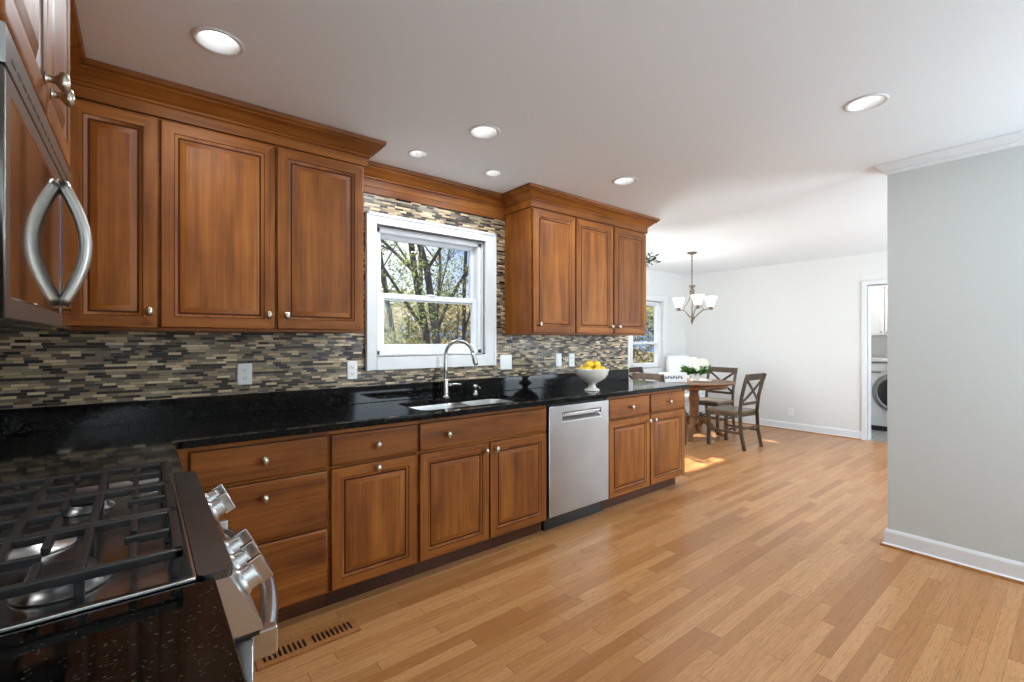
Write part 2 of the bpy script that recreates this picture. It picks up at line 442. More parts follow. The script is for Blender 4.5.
# ================================================================== room shell
XL, XF, YD, YR, HC = -.03, 7.95, 1.49, -4.6, 2.44     # left wall, far wall, dining wall, rear wall, ceiling
XE = 4.40                                             # end of the kitchen's window wall
W1 = (1.735, 1.205, 2.60, 2.07)                        # kitchen window opening x0 z0 x1 z1
W2 = (6.44, .86, 7.25, 1.94)
W3 = (4.95, .86, 5.85, 1.94)
def wall_y(name, y0, y1, x0, x1, openings, mat, h=HC):
    bm = BM(); xs = x0
    for (a, z0, c, z1) in sorted(openings):
        box(bm, xs, y0, 0, a, y1, h); box(bm, a, y0, 0, c, y1, z0); box(bm, a, y0, z1, c, y1, h); xs = c
    box(bm, xs, y0, 0, x1, y1, h)
    return struct(name, bm, mat)

bm = BM(); slab(bm, [(XL-.15, YR-.15), (XF+.06, YR-.15), (XF+.06, YD+.13), (XE-.13, YD+.13), (XE-.13, .13), (XL-.15, .13)], [], -.06, 0); struct('floor', bm, 'floor')
bm = BM(); box(bm, XF+.0601, -2.7, -.06, 9.8, -.2, 0); struct('floor_laundry', bm, 'greytile')
CANS = [(.775, -.866, .085), (1.99, -.876, .085), (1.846, -.388, .060), (2.39, -.412, .060), (3.205, -.87, .085), (3.22, -2.254, .085)]
def circ(x, y, r, n=28): return [(x+r*math.cos(2*PI*i/n), y+r*math.sin(2*PI*i/n)) for i in range(n)]
bm = BM(); slab(bm, [(XL-.15, YR-.15), (9.8, YR-.15), (9.8, YD+.15), (XE-.13, YD+.15), (XE-.13, 1.05), (XL-.15, 1.05)], [circ(x, y, r*.86) for x, y, r in CANS], HC, HC+.1); struct('ceiling', bm, 'ceil')  # runs outdoors past the kitchen wall, unseen, to cut the sun at the window

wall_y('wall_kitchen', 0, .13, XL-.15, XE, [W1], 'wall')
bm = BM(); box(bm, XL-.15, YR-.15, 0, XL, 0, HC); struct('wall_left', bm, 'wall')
bm = BM()
box(bm, XE-.13, .13, 0, XE, .35, HC); box(bm, XE-.13, 1.25, 0, XE, YD, HC); box(bm, XE-.13, .35, 0, XE, 1.25, .86); box(bm, XE-.13, .35, 1.94, XE, 1.25, HC)
struct('wall_return', bm, 'wall_lit')
wall_y('wall_dining', YD, YD+.13, XE-.13, XF+.12, [W2, W3], 'wall_lit')
bm = BM()
box(bm, XF, -1.105, 0, XF+.12, YD, HC); box(bm, XF, -1.95, 2.03, XF+.12, -1.105, HC); box(bm, XF, YR, 0, XF+.12, -1.95, HC)
struct('wall_far', bm, 'wall_lit')
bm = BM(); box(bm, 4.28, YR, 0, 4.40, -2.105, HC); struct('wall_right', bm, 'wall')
wall_y('wall_rear', YR-.15, YR, XL, XF+.12, [(3.2, .9, 4.25, 2.1), (4.95, .45, 7.45, 2.15)], 'wall_lit')
bm = BM(); box(bm, 9.65, -2.7, 0, 9.8, -.2, HC); box(bm, XF+.12, -2.7, 0, 9.65, -2.55, HC); box(bm, XF+.12, -.35, 0, 9.65, -.2, HC); struct('wall_laundry', bm, 'wall_lit')

# mosaic splashback (fixed to the walls)
bm = BM()
box(bm, XL, -.008, .93, W1[0]-.02, 0, 2.30); box(bm, W1[2]+.02, -.008, .93, XE-.03, 0, 2.30)
box(bm, W1[0]-.02, -.008, .93, W1[2]+.02, 0, W1[1]-.02); box(bm, W1[0]-.02, -.008, W1[3]+.02, W1[2]+.02, 0, 2.30)
struct('wall_backsplash', bm, 'tile')
bm = BM(); box(bm, 0, -.008, .90, 3.2, 0, 1.9)
o = struct('wall_backsplash_left', bm, 'tile'); o.rotation_euler = (0, 0, PI/2); o.location = (XL, -3.2, 0)

# baseboards
BBP = [(0, 0), (.028, 0), (.028, .012), (.016, .022), (.016, .088), (.010, .098), (.006, .108), (0, .108)]
def baseboard(name, path):
    bm = BM(); sweep(bm, path, BBP); o = struct(name, bm, 'trim', recalc=True)
    bm = BM(); sweep(bm, path, [(.017, 0.0005), (.034, 0.0005), (.031, .012), (.017, .018)]); struct('shoe_molding', bm, 'reg', o, recalc=True)
baseboard('baseboard_right', [(4.40, YR+.01), (4.40, -2.105), (4.28, -2.105), (4.28, YR+.01)])
baseboard('baseboard_far', [(XF, YD), (XF, -1.044)])
baseboard('baseboard_dining', [(XE, YD), (XF, YD)])
# white crown on the right wall, wrapping its end
CRW = [(o_*.62, HC-(HC-z_)*.58) for o_, z_ in [(0, HC-.001), (.088, HC-.001), (.088, HC-.014), (.078, HC-.022), (.060, HC-.036), (.044, HC-.055), (.036, HC-.068), (.022, HC-.072), (.022, HC-.086), (.014, HC-.092), (.012, HC-.115), (0, HC-.115)]]
bm = BM(); sweep(bm, [(4.40, YR+.01), (4.40, -2.105), (4.28, -2.105), (4.28, YR+.01)], CRW); struct('trim_1', bm, 'trim', recalc=True)
# laundry doorway casing and jamb
bm = BM()
for s in (-1.105, -1.95-.06): box(bm, XF-.018, s, 0, XF, s+.06, 2.09, .004)
box(bm, XF-.018, -1.95, 2.03, XF, -1.105, 2.09, .004)
box(bm, XF, -1.117, 0, XF+.12, -1.105, 2.03); box(bm, XF, -1.95, 0, XF+.12, -1.938, 2.03); box(bm, XF, -1.95, 2.018, XF+.12, -1.105, 2.03)
struct('trim_2', bm, 'trim')

# ------------------------------------------------------------------ windows
def window(name, op, y, depth, rail, cas=(.085, .095, .085, .085), vinyl=.03, stool=False):
    x0, z0, x1, z1 = op
    bm = BM()
    l, r, t, bt = cas
    # stepped casing on the room side
    for (a, c_, d, e) in ((x0-l, z0-bt, x0, z1+t), (x1, z0-bt, x1+r, z1+t), (x0, z1, x1, z1+t), (x0, z0-bt, x1, z0)):
        box(bm, a, y-.026, c_, d, y, e, .004)
    box(bm, x0-l, y-.034, z0-bt, x0-l+.02, y-.02, z1+t, .004); box(bm, x1+r-.02, y-.034, z0-bt, x1+r, y-.02, z1+t, .004)
    box(bm, x0-l, y-.034, z1+t-.02, x1+r, y-.02, z1+t, .004)
    # jamb lining
    box(bm, x0, y, z0, x0+.012, y+depth, z1); box(bm, x1-.012, y, z0, x1, y+depth, z1)
    box(bm, x0, y, z0, x1, y+depth, z0+.012); box(bm, x0, y, z1-.012, x1, y+depth, z1)
    root = struct(name, bm, 'trim')
    f = BM(); a0, a1, c0, c1 = x0+.012, x1-.012, z0+.012, z1-.012
    for (q0, q1, r0, r1) in ((a0, a0+vinyl, c0, c1), (a1-vinyl, a1, c0, c1), (a0, a1, c0, c0+vinyl), (a0, a1, c1-vinyl, c1)):
        box(f, q0, y+.025, r0, q1, y+.125, r1, .003)
    obj('window_frame', f, 'vinyl', root)
    def sash(yy, s0, s1, st, tag_):
        m = BM(); p0, p1 = a0+vinyl-.004, a1-vinyl+.004
        for (q0, q1, r0, r1) in ((p0, p0+st, s0, s1), (p1-st, p1, s0, s1), (p0+st, p1-st, s0, s0+st*1.1), (p0+st, p1-st, s1-st*.9, s1)):
            box(m, q0, yy, r0, q1, yy+.032, r1, .004)
        so = obj('window_sash', m, 'vinyl', root)
        g = BM(); box(g, p0+st-.003, yy+.013, s0+st*1.1-.003, p1-st+.003, yy+.018, s1-st*.9+.003); obj('window_pane', g, 'glass', so)
        return so
    sash(y+.078, rail-.022, c1-vinyl+.004, .034, 'upper')
    so = sash(y+.040, c0+vinyl-.004, rail+.022, .040, 'lower')
    m = BM(); xc = (x0+x1)/2
    box(m, xc-.03, y+.030, rail+.018, xc+.03, y+.06, rail+.03, .003); obj('sash_lock', m, 'vinyl', so)
    return root
window('window_1', W1, -.0085, .135, 1.61, (.07, .095, .07, .085))
window('window_2', W2, YD, .13, 1.26, (.1, .14, .1, .08))
window('window_3', W3, YD, .13, 1.26, (.1, .1, .1, .08))
bm = BM()
for a, c_, d, e in ((.25, .35, .76, 2.04), (1.25, 1.35, .76, 2.04), (.35, 1.25, .76, .86), (.35, 1.25, 1.94, 2.04)): box(bm, XE, a, d, XE+.02, c_, e, .003)
struct('window_6', bm, 'trim')  # unseen window frame added for the side fill lamp
bm = BM()
for a, c_, d, e in ((-4.6, -4.5, .8, 2.2), (-3.2, -3.1, .8, 2.2), (-4.5, -3.2, .8, .9), (-4.5, -3.2, 2.1, 2.2)): box(bm, XL, a, d, XL+.02, c_, e, .003)
struct('window_7', bm, 'trim')  # casing alone, added out of view round the left fill lamp
for i, (x0, z0, x1, z1) in enumerate(((3.2, .9, 4.25, 2.1), (4.95, .45, 7.45, 2.15))):
    bm = BM()
    for a, c_, d, e in ((x0-.08, z0-.08, x0, z1+.08), (x1, z0-.08, x1+.08, z1+.08), (x0, z1, x1, z1+.08), (x0, z0-.08, x1, z0)): box(bm, a, YR, c_, d, YR+.02, e, .003)
    struct('window_%d' % (4+i), bm, 'trim')  # unseen frames added round the rear and living fill lamps

# ================================================================== cabinet parts (local: front looks to -y)
DT = .020
def door_mesh(x0, z0, x1, z1, yb, fr=.058):
    """raised panel door, back at yb, glazed grooves"""
    yf = yb-DT; bm = BM()
    L = lambda i, y: (x0+i, z0+i, x1-i, z1-i, y)
    loops = [L(0, yb), L(0, yf+.005), L(.005, yf), L(fr-.010, yf), L(fr-.007, yf+.003), L(fr-.004, yf+.0035), L(fr+.004, yf+.009), L(fr+.009, yf+.010), L(fr+.012, yf+.0085), L(fr+.034, yf+.001), L(fr+.037, yf+.0005)]
    mis = [0, 0, (1, 0), 2, 0, 0, 2, 2, (1, 0), 0, 0]
    rectloops(bm, loops, mis)
    return bm
def slab_mesh(x0, z0, x1, z1, yb):
    yf = yb-DT; bm = BM()
    L = lambda i, y: (x0+i, z0+i, x1-i, z1-i, y)
    rectloops(bm, [L(0, yb), L(0, yf+.007), L(.002, yf+.004), L(.010, yf), L(.012, yf)], [0, 2, 0, 0, 0])
    return bm
def knob(parent, x, z, yf, s=1.0):
    bm = BM(); R = Matrix.Rotation(PI/2, 4, 'X')
    lathe(bm, [(.0085, 0), (.0075, .002), (.005, .004), (.0048, .013), (.009, .017), (.0125, .021), (.0135, .026), (.012, .030), (.007, .033), (.001, .034)], (x, yf, z), 18, 0, R)
    for v in bm.verts: v.co.z = z + (v.co.z-z)*1.45; v.co.x = x + (v.co.x-x)*1.1; v.co.y = yf + (v.co.y-yf)*1.1
    return obj('knob', bm, 'nickel', parent)
WM = ['cab_v', 'cab_h', 'glaze']
HM = ['cab_h', 'cab_h', 'glaze']
def door(parent, x0, z0, x1, z1, yb, kx=None, kz=None, fr=.058):
    o = obj('door', door_mesh(x0, z0, x1, z1, yb, fr), WM, parent)
    if kx is not None: knob(o, kx, kz, yb-DT)
    return o
def drawer(parent, x0, z0, x1, z1, yb, k=True):
    o = obj('drawer', slab_mesh(x0, z0, x1, z1, yb), HM, parent)
    if k: knob(o, (x0+x1)/2, (z0+z1)/2, yb-DT)
    return o

# ------------------------------------------------------------------ wall cabinets
UB, UT = 1.358, 2.36                       # carcass bottom / top (the crown covers the top)
DB, DTp = 1.373, 2.293
def wall_cab(name, label, x0, x1, doors, yfront=-.33, loc=(0,0,0), rz=0, zb=UB, dz0=DB, dz1=DTp, frieze=True):
    t = thing(name, label, 'cabinet', loc, rz)
    bm = BM(); box(bm, x0, yfront+.02, zb, x1, -.0095, UT, .001); obj('body', bm, 'cab_v', t)
    bm = BM(); box(bm, x0, yfront, zb, x1, yfront+.0195, UT, .0015); obj('face_frame', bm, 'cab_h', t)
    for (a, c_, kx, kz) in doors: door(t, a, dz0, c_, dz1, yfront-.0005, kx, kz)
    return t
wall_cab('wall_cabinet', 'narrow one-door wood wall cabinet in the corner beside the microwave', .305, .607, [(.312, .602, .573, 1.442)])
wall_cab('wall_cabinet', 'two-door wood wall cabinet left of the kitchen window', .6075, 1.535, [(.614, 1.073, 1.04, 1.441), (1.084, 1.525, 1.123, 1.441)])
wall_cab('wall_cabinet', 'three-door wood wall cabinet right of the kitchen window', 2.80, 4.205, [(2.807, 3.252, 2.857, 1.432), (3.264, 3.724, 3.680, 1.43), (3.738, 4.197, 3.782, 1.43)])
# left wall (local x runs along +y from oy)
wall_cab('wall_cabinet', 'shadowed wood wall cabinet on the left wall beyond the microwave', 0, .87, [(.01, .53, .49, 1.442)], -.31, (XL, -1.205, 0), PI/2)
OMC = wall_cab('wall_cabinet', 'short two-door wood cabinet above the microwave', 0, .765, [(.006, .379, .345, 1.835), (.386, .759, .42, 1.835)], -.41, (XL, -1.972, 0), PI/2, 1.768, 1.776, 2.32)

# wood crown: frieze board and moulding along cabinets and over the window
CRN = [(0, 2.305), (.014, 2.305), (.014, 2.352), (.022, 2.356), (.022, 2.366), (.034, 2.372), (.046, 2.384), (.062, 2.398), (.078, 2.404), (.078, 2.412), (.090, 2.418), (.094, 2.438), (0, 2.438)]
bm = BM()
sweep(bm, [(XL+.412, -1.98), (XL+.412, -1.2035), (XL+.312, -1.2035), (XL+.312, -.332), (1.537, -.332), (1.537, -.010), (2.798, -.010), (2.798, -.332), (4.207, -.332), (4.207, -.0095)], CRN)
tag(obj('crown_molding', bm, 'cab_h', recalc=True), 'stepped wood crown moulding along cabinet tops and over the kitchen window', 'moulding')
bm = BM(); box(bm, 1.5385, -.0215, 2.262, 2.7965, -.0095, 2.3045, .002); tag(obj('frieze_board', bm, 'cab_h'), 'plain wood board under the crown moulding above the window', 'board')

# ------------------------------------------------------------------ base cabinets
FY = -.60
def base_cab(name, label, x0, x1, loc=(0,0,0), rz=0, top=.8825, yback=-.012, end=None, fy=FY):
    t = thing(name, label, 'cabinet', loc, rz)
    bm = BM(); box(bm, x0, fy+.02, .088, x1, yback, top, .001); obj('body', bm, 'cab_v', t)
    bm = BM(); box(bm, x0, fy, .088, x1, fy+.0195, .8825, .0015); obj('face_frame', bm, ['cab_h'], t)
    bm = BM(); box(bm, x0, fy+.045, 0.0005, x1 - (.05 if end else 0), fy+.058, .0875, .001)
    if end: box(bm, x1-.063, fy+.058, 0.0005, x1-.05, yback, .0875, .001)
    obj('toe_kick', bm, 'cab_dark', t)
    return t
t = base_cab('base_cabinet', 'wood base cabinet of three stacked drawers beside the range', .655, 1.2555)
for a, c_ , k in ((.700, .857, 1), (.422, .688, 1), (.098, .410, 0)):
    d = obj('drawer', slab_mesh(.703, a, 1.246, c_, FY-.0005), HM, t)
    if k: knob(d, .973, a + (c_-a)*(.54 if a > .5 else .73), FY-DT)
t = base_cab('base_cabinet', 'wood base cabinet with drawer above a pull-out door left of the sink', 1.256, 1.7305)
drawer(t, 1.266, .704, 1.722, .857, FY-.0005)
door(t, 1.266, .098, 1.722, .690, FY-.0005, 1.494, .664)
t = base_cab('sink_cabinet', 'wood sink base cabinet with false drawer front and two doors', 1.731, 2.695, top=.70)
d = obj('false_drawer_front', slab_mesh(1.741, .704, 2.686, .857, FY-.0005), HM, t); knob(d, 1.91, .780, FY-DT)
door(t, 1.741, .098, 2.208, .690, FY-.0005, 2.172, .645); door(t, 2.218, .098, 2.686, .690, FY-.0005, 2.252, .645)
t = base_cab('base_cabinet', 'wood end cabinet with two drawers over two doors, right of the dishwasher', 3.335, 4.395, end=True)
drawer(t, 3.342, .704, 3.862, .857, FY-.0005); drawer(t, 3.878, .704, 4.388, .857, FY-.0005)
door(t, 3.342, .098, 3.862, .690, FY-.0005, 3.832, .645); door(t, 3.878, .098, 4.388, .690, FY-.0005, 3.910, .645)
bm = BM(); box(bm, 4.3955, -.615, .088, 4.402, -.012, .8825, .001); obj('end_panel', bm, 'cab_v', t)
# left-wall bases: in the corner, and on the camera's side of the range
t = base_cab('base_cabinet', 'wood corner base cabinet between the range and the back wall', 0, .53, (XL, -1.203, 0), PI/2, fy=-.62)
door(t, .03, .098, .50, .857, -.6205, .08, .80)
t = base_cab('base_cabinet', 'wood base cabinet under the near granite counter', 0, .75, (XL, -2.735, 0), PI/2, fy=-.62)
drawer(t, .01, .704, .74, .857, -.6205); door(t, .01, .098, .37, .69, -.6205, .33, .645); door(t, .38, .098, .74, .69, -.6205, .42, .645)

# ------------------------------------------------------------------ countertops
SK = (1.80, -.545, 2.60, -.165)
L_out = [(XL, -.009), (XL, -1.203), (.64, -1.203), (.65, -1.193), (.65, -.67), (.66, -.66), (4.42, -.66), (4.43, -.65), (4.43, -.02), (4.42, -.009)]
bm = BM(); slab(bm, L_out, [rrect(*SK, .07)], .884, .914)
bmesh.ops.remove_doubles(bm, verts=bm.verts[:], dist=.0001)
ed = [e for e in bm.edges if len(e.link_faces) == 2 and e.calc_face_angle(0) > 1.2 and abs(e.verts[0].co.z-e.verts[1].co.z) < .001]
bmesh.ops.bevel(bm, geom=ed, offset=.005, segments=2, affect='EDGES')
ct = tag(obj('countertop', bm, 'granite'), 'black granite countertop running under the window to the dining area', 'countertop')
bm = BM(); box(bm, XL+.021, -.029, .9142, 4.36, -.009, 1.022, .003); obj('upstand', bm, 'granite', ct)
bm = BM(); box(bm, XL+.009, -1.203, .9142, XL+.0205, -.009, 1.022, .003); obj('upstand', bm, 'granite', ct)
bm = BM(); box(bm, XL, -2.74, .884, .648, -1.974, .914, .005); tag(obj('countertop', bm, 'granite'), 'near black granite countertop on the camera side of the range', 'countertop')

# ------------------------------------------------------------------ sink, faucet, soap pump
t = thing('kitchen_sink', 'stainless double-bowl undermount sink below the window', 'sink', (0,0,0))
x0, y0, x1, y1 = SK; xm = 2.24
def bowl(a, c_):
    bm = BM(); prev = None
    for ins, z in ((-.02, .8835), (-.004, .8835), (.002, .878), (.008, .80), (.016, .74), (.04, .718), (.10, .714)):
        r = max(.02, .07-ins*.4)
        pts = rrect(a+ins, y0+ins, c_-ins, y1-ins, min(r, (y1-y0)/2-abs(ins)-.005))
        cur = [bm.verts.new((px, py, z)) for px, py in pts]
        if prev:
            for i in range(len(cur)): bm.faces.new((prev[i], prev[(i+1)%len(cur)], cur[(i+1)%len(cur)], cur[i]))
        prev = cur
    bm.faces.new(prev)
    cx, cy = (a+c_)/2, (y0+y1)/2
    return bm, cx, cy
for a, c_ in ((x0, xm-.012), (xm+.012, x1)):
    bm, cx, cy = bowl(a, c_); o = obj('bowl', bm, 'steel_lt', t, sharp=50)
    bm = BM(); lathe(bm, [(.045, .7142), (.045, .718), (.036, .718), (.03, .7155), (.002, .7155)], (cx, cy, 0), 20); obj('drain', bm, 'chrome', o)
bm = BM(); box(bm, xm-.012, y0+.02, .80, xm+.012, y1-.02, .872, .006); obj('divider', bm, 'steel_lt', t)

fx_, fy_ = 2.205, -.10
t = thing('faucet', 'brushed steel gooseneck faucet at the back of the sink', 'faucet', (fx_, fy_, .914))
bm = BM(); lathe(bm, [(.030, 0.0003), (.030, .006), (.024, .012), (.0215, .02), (.0205, .115), (.017, .125), (.014, .135)], (0,0,0), 24); obj('base', bm, 'chrome', t)
d = Vector((.62, -.78, 0)).normalized(); R_ = .100
pts = [(0, 0, .12), (0, 0, .20), (0, 0, .295)]
for i in range(1, 15):
    a = PI*i/14*0.94; pts.append(tuple(d*(R_-R_*math.cos(a)) + Vector((0, 0, .295+R_*math.sin(a)))))
bm = BM(); tube(bm, pts, .0125, 16); obj('spout', bm, 'chrome', t)
e = Vector(pts[-1]); dn = (e-Vector(pts[-2])).normalized()
bm = BM(); tube(bm, [e-dn*.005, e+dn*.015, e+dn*.07, e+dn*.085], [.0135, .0165, .0175, .015], 16); so = obj('spray_head', bm, 'chrome', t)
bm = BM(); tube(bm, [e+dn*.0852, e+dn*.089], [.0135, .0125], 16); obj('aerator', bm, 'blackplastic', so)
bm = BM(); tube(bm, [(.018, 0, .085), (.055, 0, .087)], [.013, .012], 14); tube(bm, [(.045, 0, .088), (.075, -.01, .092), (.115, -.02, .088)], [.008, .007, .0055], 12); obj('lever', bm, 'chrome', t)
t = thing('soap_dispenser', 'small brushed steel soap pump right of the faucet', 'soap dispenser', (2.455, -.10, .914))
bm = BM(); lathe(bm, [(.024, .0003), (.024, .005), (.017, .010), (.0155, .03), (.012, .036)], (0,0,0), 20); obj('base', bm, 'chrome', t)
bm = BM(); lathe(bm, [(.010, .036), (.010, .046), (.019, .05), (.0215, .062), (.017, .073), (.006, .078), (.001, .0785)], (0,0,0), 20); tube(bm, [(0, 0, .062), (.005, -.045, .060), (.006, -.058, .052)], [.006, .006, .005], 10); obj('pump_head', bm, 'chrome', t)

# ------------------------------------------------------------------ dishwasher
t = thing('dishwasher', 'stainless steel dishwasher between the sink and end cabinets', 'dishwasher', (0,0,0))
a, c_ = 2.704, 3.326
bm = BM(); box(bm, a+.002, -.585, .10, c_-.002, -.03, .868, .003); obj('body', bm, 'blackplastic', t)
bm = BM(); L = lambda i, y: (a+i, .105+i, c_-i, .862-i, y)
h = (2.83, .752, 3.23, .805)
rectloops(bm, [L(0, -.586), L(0, -.622), L(.004, -.626), (h[0]-.01, h[1]-.01, h[2]+.01, h[3]+.01, -.626), (h[0], h[1], h[2], h[3], -.6245), (h[0]+.006, h[1]+.02, h[2]-.006, h[3]-.002, -.596), (h[0]+.012, h[1]+.026, h[2]-.012, h[3]-.008, -.596)], [0]*7)
o = obj('door', bm, 'steel', t)
bm = BM(); box(bm, h[0]+.004, -.6262, h[3]-.016, h[2]-.004, -.612, h[3]-.001, .002); obj('handle_lip', bm, 'chrome', o)
bm = BM(); box(bm, a+.002, -.57, .0005, c_-.002, -.54, .0995, .002); obj('toe_kick', bm, 'black', t)

# ------------------------------------------------------------------ outlets and switches
def plate(label, x, z, kind, y=-.009, w=.072, h=.117, loc=None, rz=0):
    t = thing('wall_outlet' if kind == 'outlet' else 'light_switch', label, 'outlet' if kind == 'outlet' else 'switch', loc or (x, y, z), rz)
    bm = BM(); L = lambda i, yy: (-w/2+i, -h/2+i, w/2-i, h/2-i, yy)
    rectloops(bm, [L(0, 0), L(.001, -.003), L(.005, -.006), L(.006, -.006)], [0]*4); obj('cover_plate', bm, 'plate', t)
    n = 2 if w > .1 else 1
    for k in range(n):
        cx = 0 if n == 1 else (-.023 + .046*k)
        if kind == 'outlet':
            for zz in (-.021, .021):
                bm = BM(); box(bm, cx-.0165, -.0085, zz-.0135, cx+.0165, -.0062, zz+.0135, .002); s = obj('socket', bm, 'plate', t)
                bm = BM(); box(bm, cx-.008, -.0088, zz-.003, cx-.0055, -.0086, zz+.006); box(bm, cx+.0055, -.0088, zz-.003, cx+.008, -.0086, zz+.006); tube(bm, [(cx, -.0088, zz-.008), (cx, -.0086, zz-.008)], .0026, 8); obj('slot', bm, 'slot', s)
        else:
            bm = BM(); box(bm, cx-.0165, -.0078, -.033, cx+.0165, -.0062, .033, .001); box(bm, cx-.014, -.0098, -.03, cx+.014, -.0076, .002, .001); obj('rocker', bm, 'plate', t)
    return t
plate('white wall outlet left of the window, nearest the range', .99, 1.130, 'outlet')
plate('white wall outlet touching the window casing\'s left side', 1.583, 1.127, 'outlet', w=.066)
plate('wide white double switch right of the window', 2.812, 1.139, 'switch', w=.118)
plate('white switch left of its twin, behind the fruit bowl', 3.395, 1.140, 'switch')
plate('white outlet just above the fruit bowl, right of the single switch', 3.560, 1.136, 'outlet')
plate('white outlet low on the far dining wall', 0, 0, 'outlet', loc=(XF-.0005, -.19, .26), rz=-PI/2)

# ------------------------------------------------------------------ fruit bowl and lemons
BX, BY = 3.345, -.44
t = thing('fruit_bowl', 'white footed ceramic bowl of lemons on the granite counter', 'bowl', (BX, BY, .9145))
bm = BM(); lathe(bm, [(.058, 0), (.061, .004), (.056, .012), (.034, .022), (.026, .04), (.030, .055), (.062, .070), (.100, .095), (.124, .128), (.132, .158), (.136, .172), (.133, .176), (.128, .170), (.118, .138), (.09, .130), (.05, .127), (.001, .126)], (0,0,0), 40, cap1=False); obj('bowl', bm, 'ceramic', t, sharp=50)
def lemon(x, y, z, ax):
    bm = BM(); prof = [(.001, -.040), (.006, -.038), (.011, -.033), (.021, -.024), (.0275, -.010), (.0285, .002), (.026, .014), (.018, .026), (.009, .033), (.005, .038), (.001, .039)]
    lathe(bm, prof, (0,0,0), 16, 0, Vector(ax).to_track_quat('Z', 'Y').to_matrix().to_4x4(), False, False)
    o = obj('lemon', bm, 'lemon', loc=(x, y, z)); o.scale = (1.08,)*3; return tag(o, 'yellow lemon heaped in the white footed bowl', 'lemon', 'lemons in the fruit bowl')
for k in range(6):
    a = k*PI/3+.3; lemon(BX+.080*math.cos(a), BY+.080*math.sin(a), .9145+.162, (math.sin(a), -math.cos(a), .25))
lemon(BX+.003, BY, .9145+.160, (1, .4, 0))
for k in range(3):
    a = k*2*PI/3+1.1; lemon(BX+.038*math.cos(a), BY+.038*math.sin(a), .9145+.205, (math.sin(a), -math.cos(a), .15))

# ------------------------------------------------------------------ gas range (local x along the wall, front to -y)
RG = thing('gas_range', 'stainless slide-in gas range with black grates and front knobs', 'range', (XL, -1.971, 0), PI/2)
RW = .764
bm = BM(); box(bm, .004, -.66, .09, RW-.004, -.03, .895, .003); obj('body', bm, 'darksteel', RG)
bm = BM(); box(bm, .03, -.62, .0005, RW-.03, -.06, .0895, .002); obj('base', bm, 'blackplastic', RG)
# cooktop: shallow pan with raised steel rim
bm = BM(); zt = .9195
pl = [(rrect(0, -.652, RW, -.012, .006, 2), .9146), (rrect(0, -.652, RW, -.012, .006, 2), zt-.001), (rrect(.001, -.651, RW-.001, -.013, .006, 2), zt), (rrect(.012, -.642, RW-.012, -.024, .01, 2), zt), (rrect(.020, -.634, RW-.020, -.034, .016, 2), zt-.016), (rrect(.03, -.62, RW-.03, -.045, .02, 2), zt-.018)]
prev = None
for k, (pts, z) in enumerate(pl):
    cur = [bm.verts.new((x, y, z)) for x, y in pts]
    if prev:
        for i in range(len(cur)):
            f = bm.faces.new((prev[i], prev[(i+1)%len(cur)], cur[(i+1)%len(cur)], cur[i])); f.material_index = 1 if k < 4 else 0
    prev = cur
bm.faces.new(prev)
obj('cooktop', bm, ['cook', 'chrome'], RG)
# front ledge: flat dark steel strip
bm = BM(); slab(bm, rrect(.000, -.706, RW, -.653, .012, 4), [], .905, .9200); obj('front_ledge', bm, 'darksteel', RG)
# sloped control panel
bm = BM()
sec = [(-.655, .904), (-.700, .904), (-.752, .800), (-.752, .792), (-.655, .792)]
l0 = [bm.verts.new((.003, y, z)) for y, z in sec]; l1 = [bm.verts.new((RW-.003, y, z)) for y, z in sec]
for i in range(5): bm.faces.new((l0[i], l0[(i+1)%5], l1[(i+1)%5], l1[i]))
bm.faces.new(l0[::-1]); bm.faces.new(l1); bmesh.ops.recalc_face_normals(bm, faces=bm.faces[:])
cp = obj('control_panel', bm, 'steel_lt', RG)
pn = Vector((0, -.104, -.052*-1)).normalized(); pn = Vector((0, -.894, .447))
pc = Vector((0, -.727, .850)); pz = Vector((0, -.447, -.894))
def rknob(x):
    bm = BM(); Q = Matrix(((1, 0, 0, x), (0, pz.y, pn.y, pc.y), (0, pz.z, pn.z, pc.z), (0, 0, 0, 1)))
    Rm = Matrix(((1,0,0), (0, pz.y, pn.y), (0, pz.z, pn.z))).to_4x4()
    lathe(bm, [(.028, .0003), (.028, .006), (.0255, .009), (.0235, .011), (.0225, .030), (.021, .033)], (x, pc.y, pc.z), 26, 0, Rm)
    o = obj('control_knob', bm, 'steel_lt', RG)
    g = BM(); box(g, -.0065, -.027, .026, .0065, .027, .052, .002); xform(g, Q); obj('grip', g, 'chrome', o)
for x in (.085, .165, .245, .560, .650): rknob(x)
bm = BM(); t_ = BM(); box(t_, .31, -.028, .0003, .50, .028, .003, .001)
xform(t_, Matrix(((1, 0, 0, 0), (0, pz.y, pn.y, pc.y), (0, pz.z, pn.z, pc.z), (0, 0, 0, 1)))); merge(bm, t_); obj('display', bm, 'darkglass', RG)
# oven door, drawer and bowed handle
bm = BM(); L = lambda i, y: (.006+i, .27+i, RW-.006-i, .780-i, y)
rectloops(bm, [L(0, -.662), L(0, -.735), L(.004, -.739), L(.085, -.739), L(.087, -.736), L(.09, -.736)], [0, 0, 0, 0, 1, 1])
od = obj('oven_door', bm, ['steel_lt', 'darkglass'], RG)
bm = BM(); box(bm, .006, -.735, .10, RW-.006, -.662, .262, .004); obj('storage_drawer', bm, 'steel_lt', RG)
bm = BM(); box(bm, .004, -.748, .7815, RW-.004, -.662, .791, .003); obj('door_gap_trim', bm, 'black', RG)
pts = []
for i in range(25):
    u = i/24; pts.append((.05+u*(RW-.10), -.762-.055*math.sin(PI*u)**.8, .742))
bm = BM(); tube(bm, pts, .017, 14, sq=.72)
for s in (.05, RW-.05): box(bm, s-.012, -.785, .715, s+.012, -.7395, .768, .004)
obj('handle', bm, 'chrome', od)
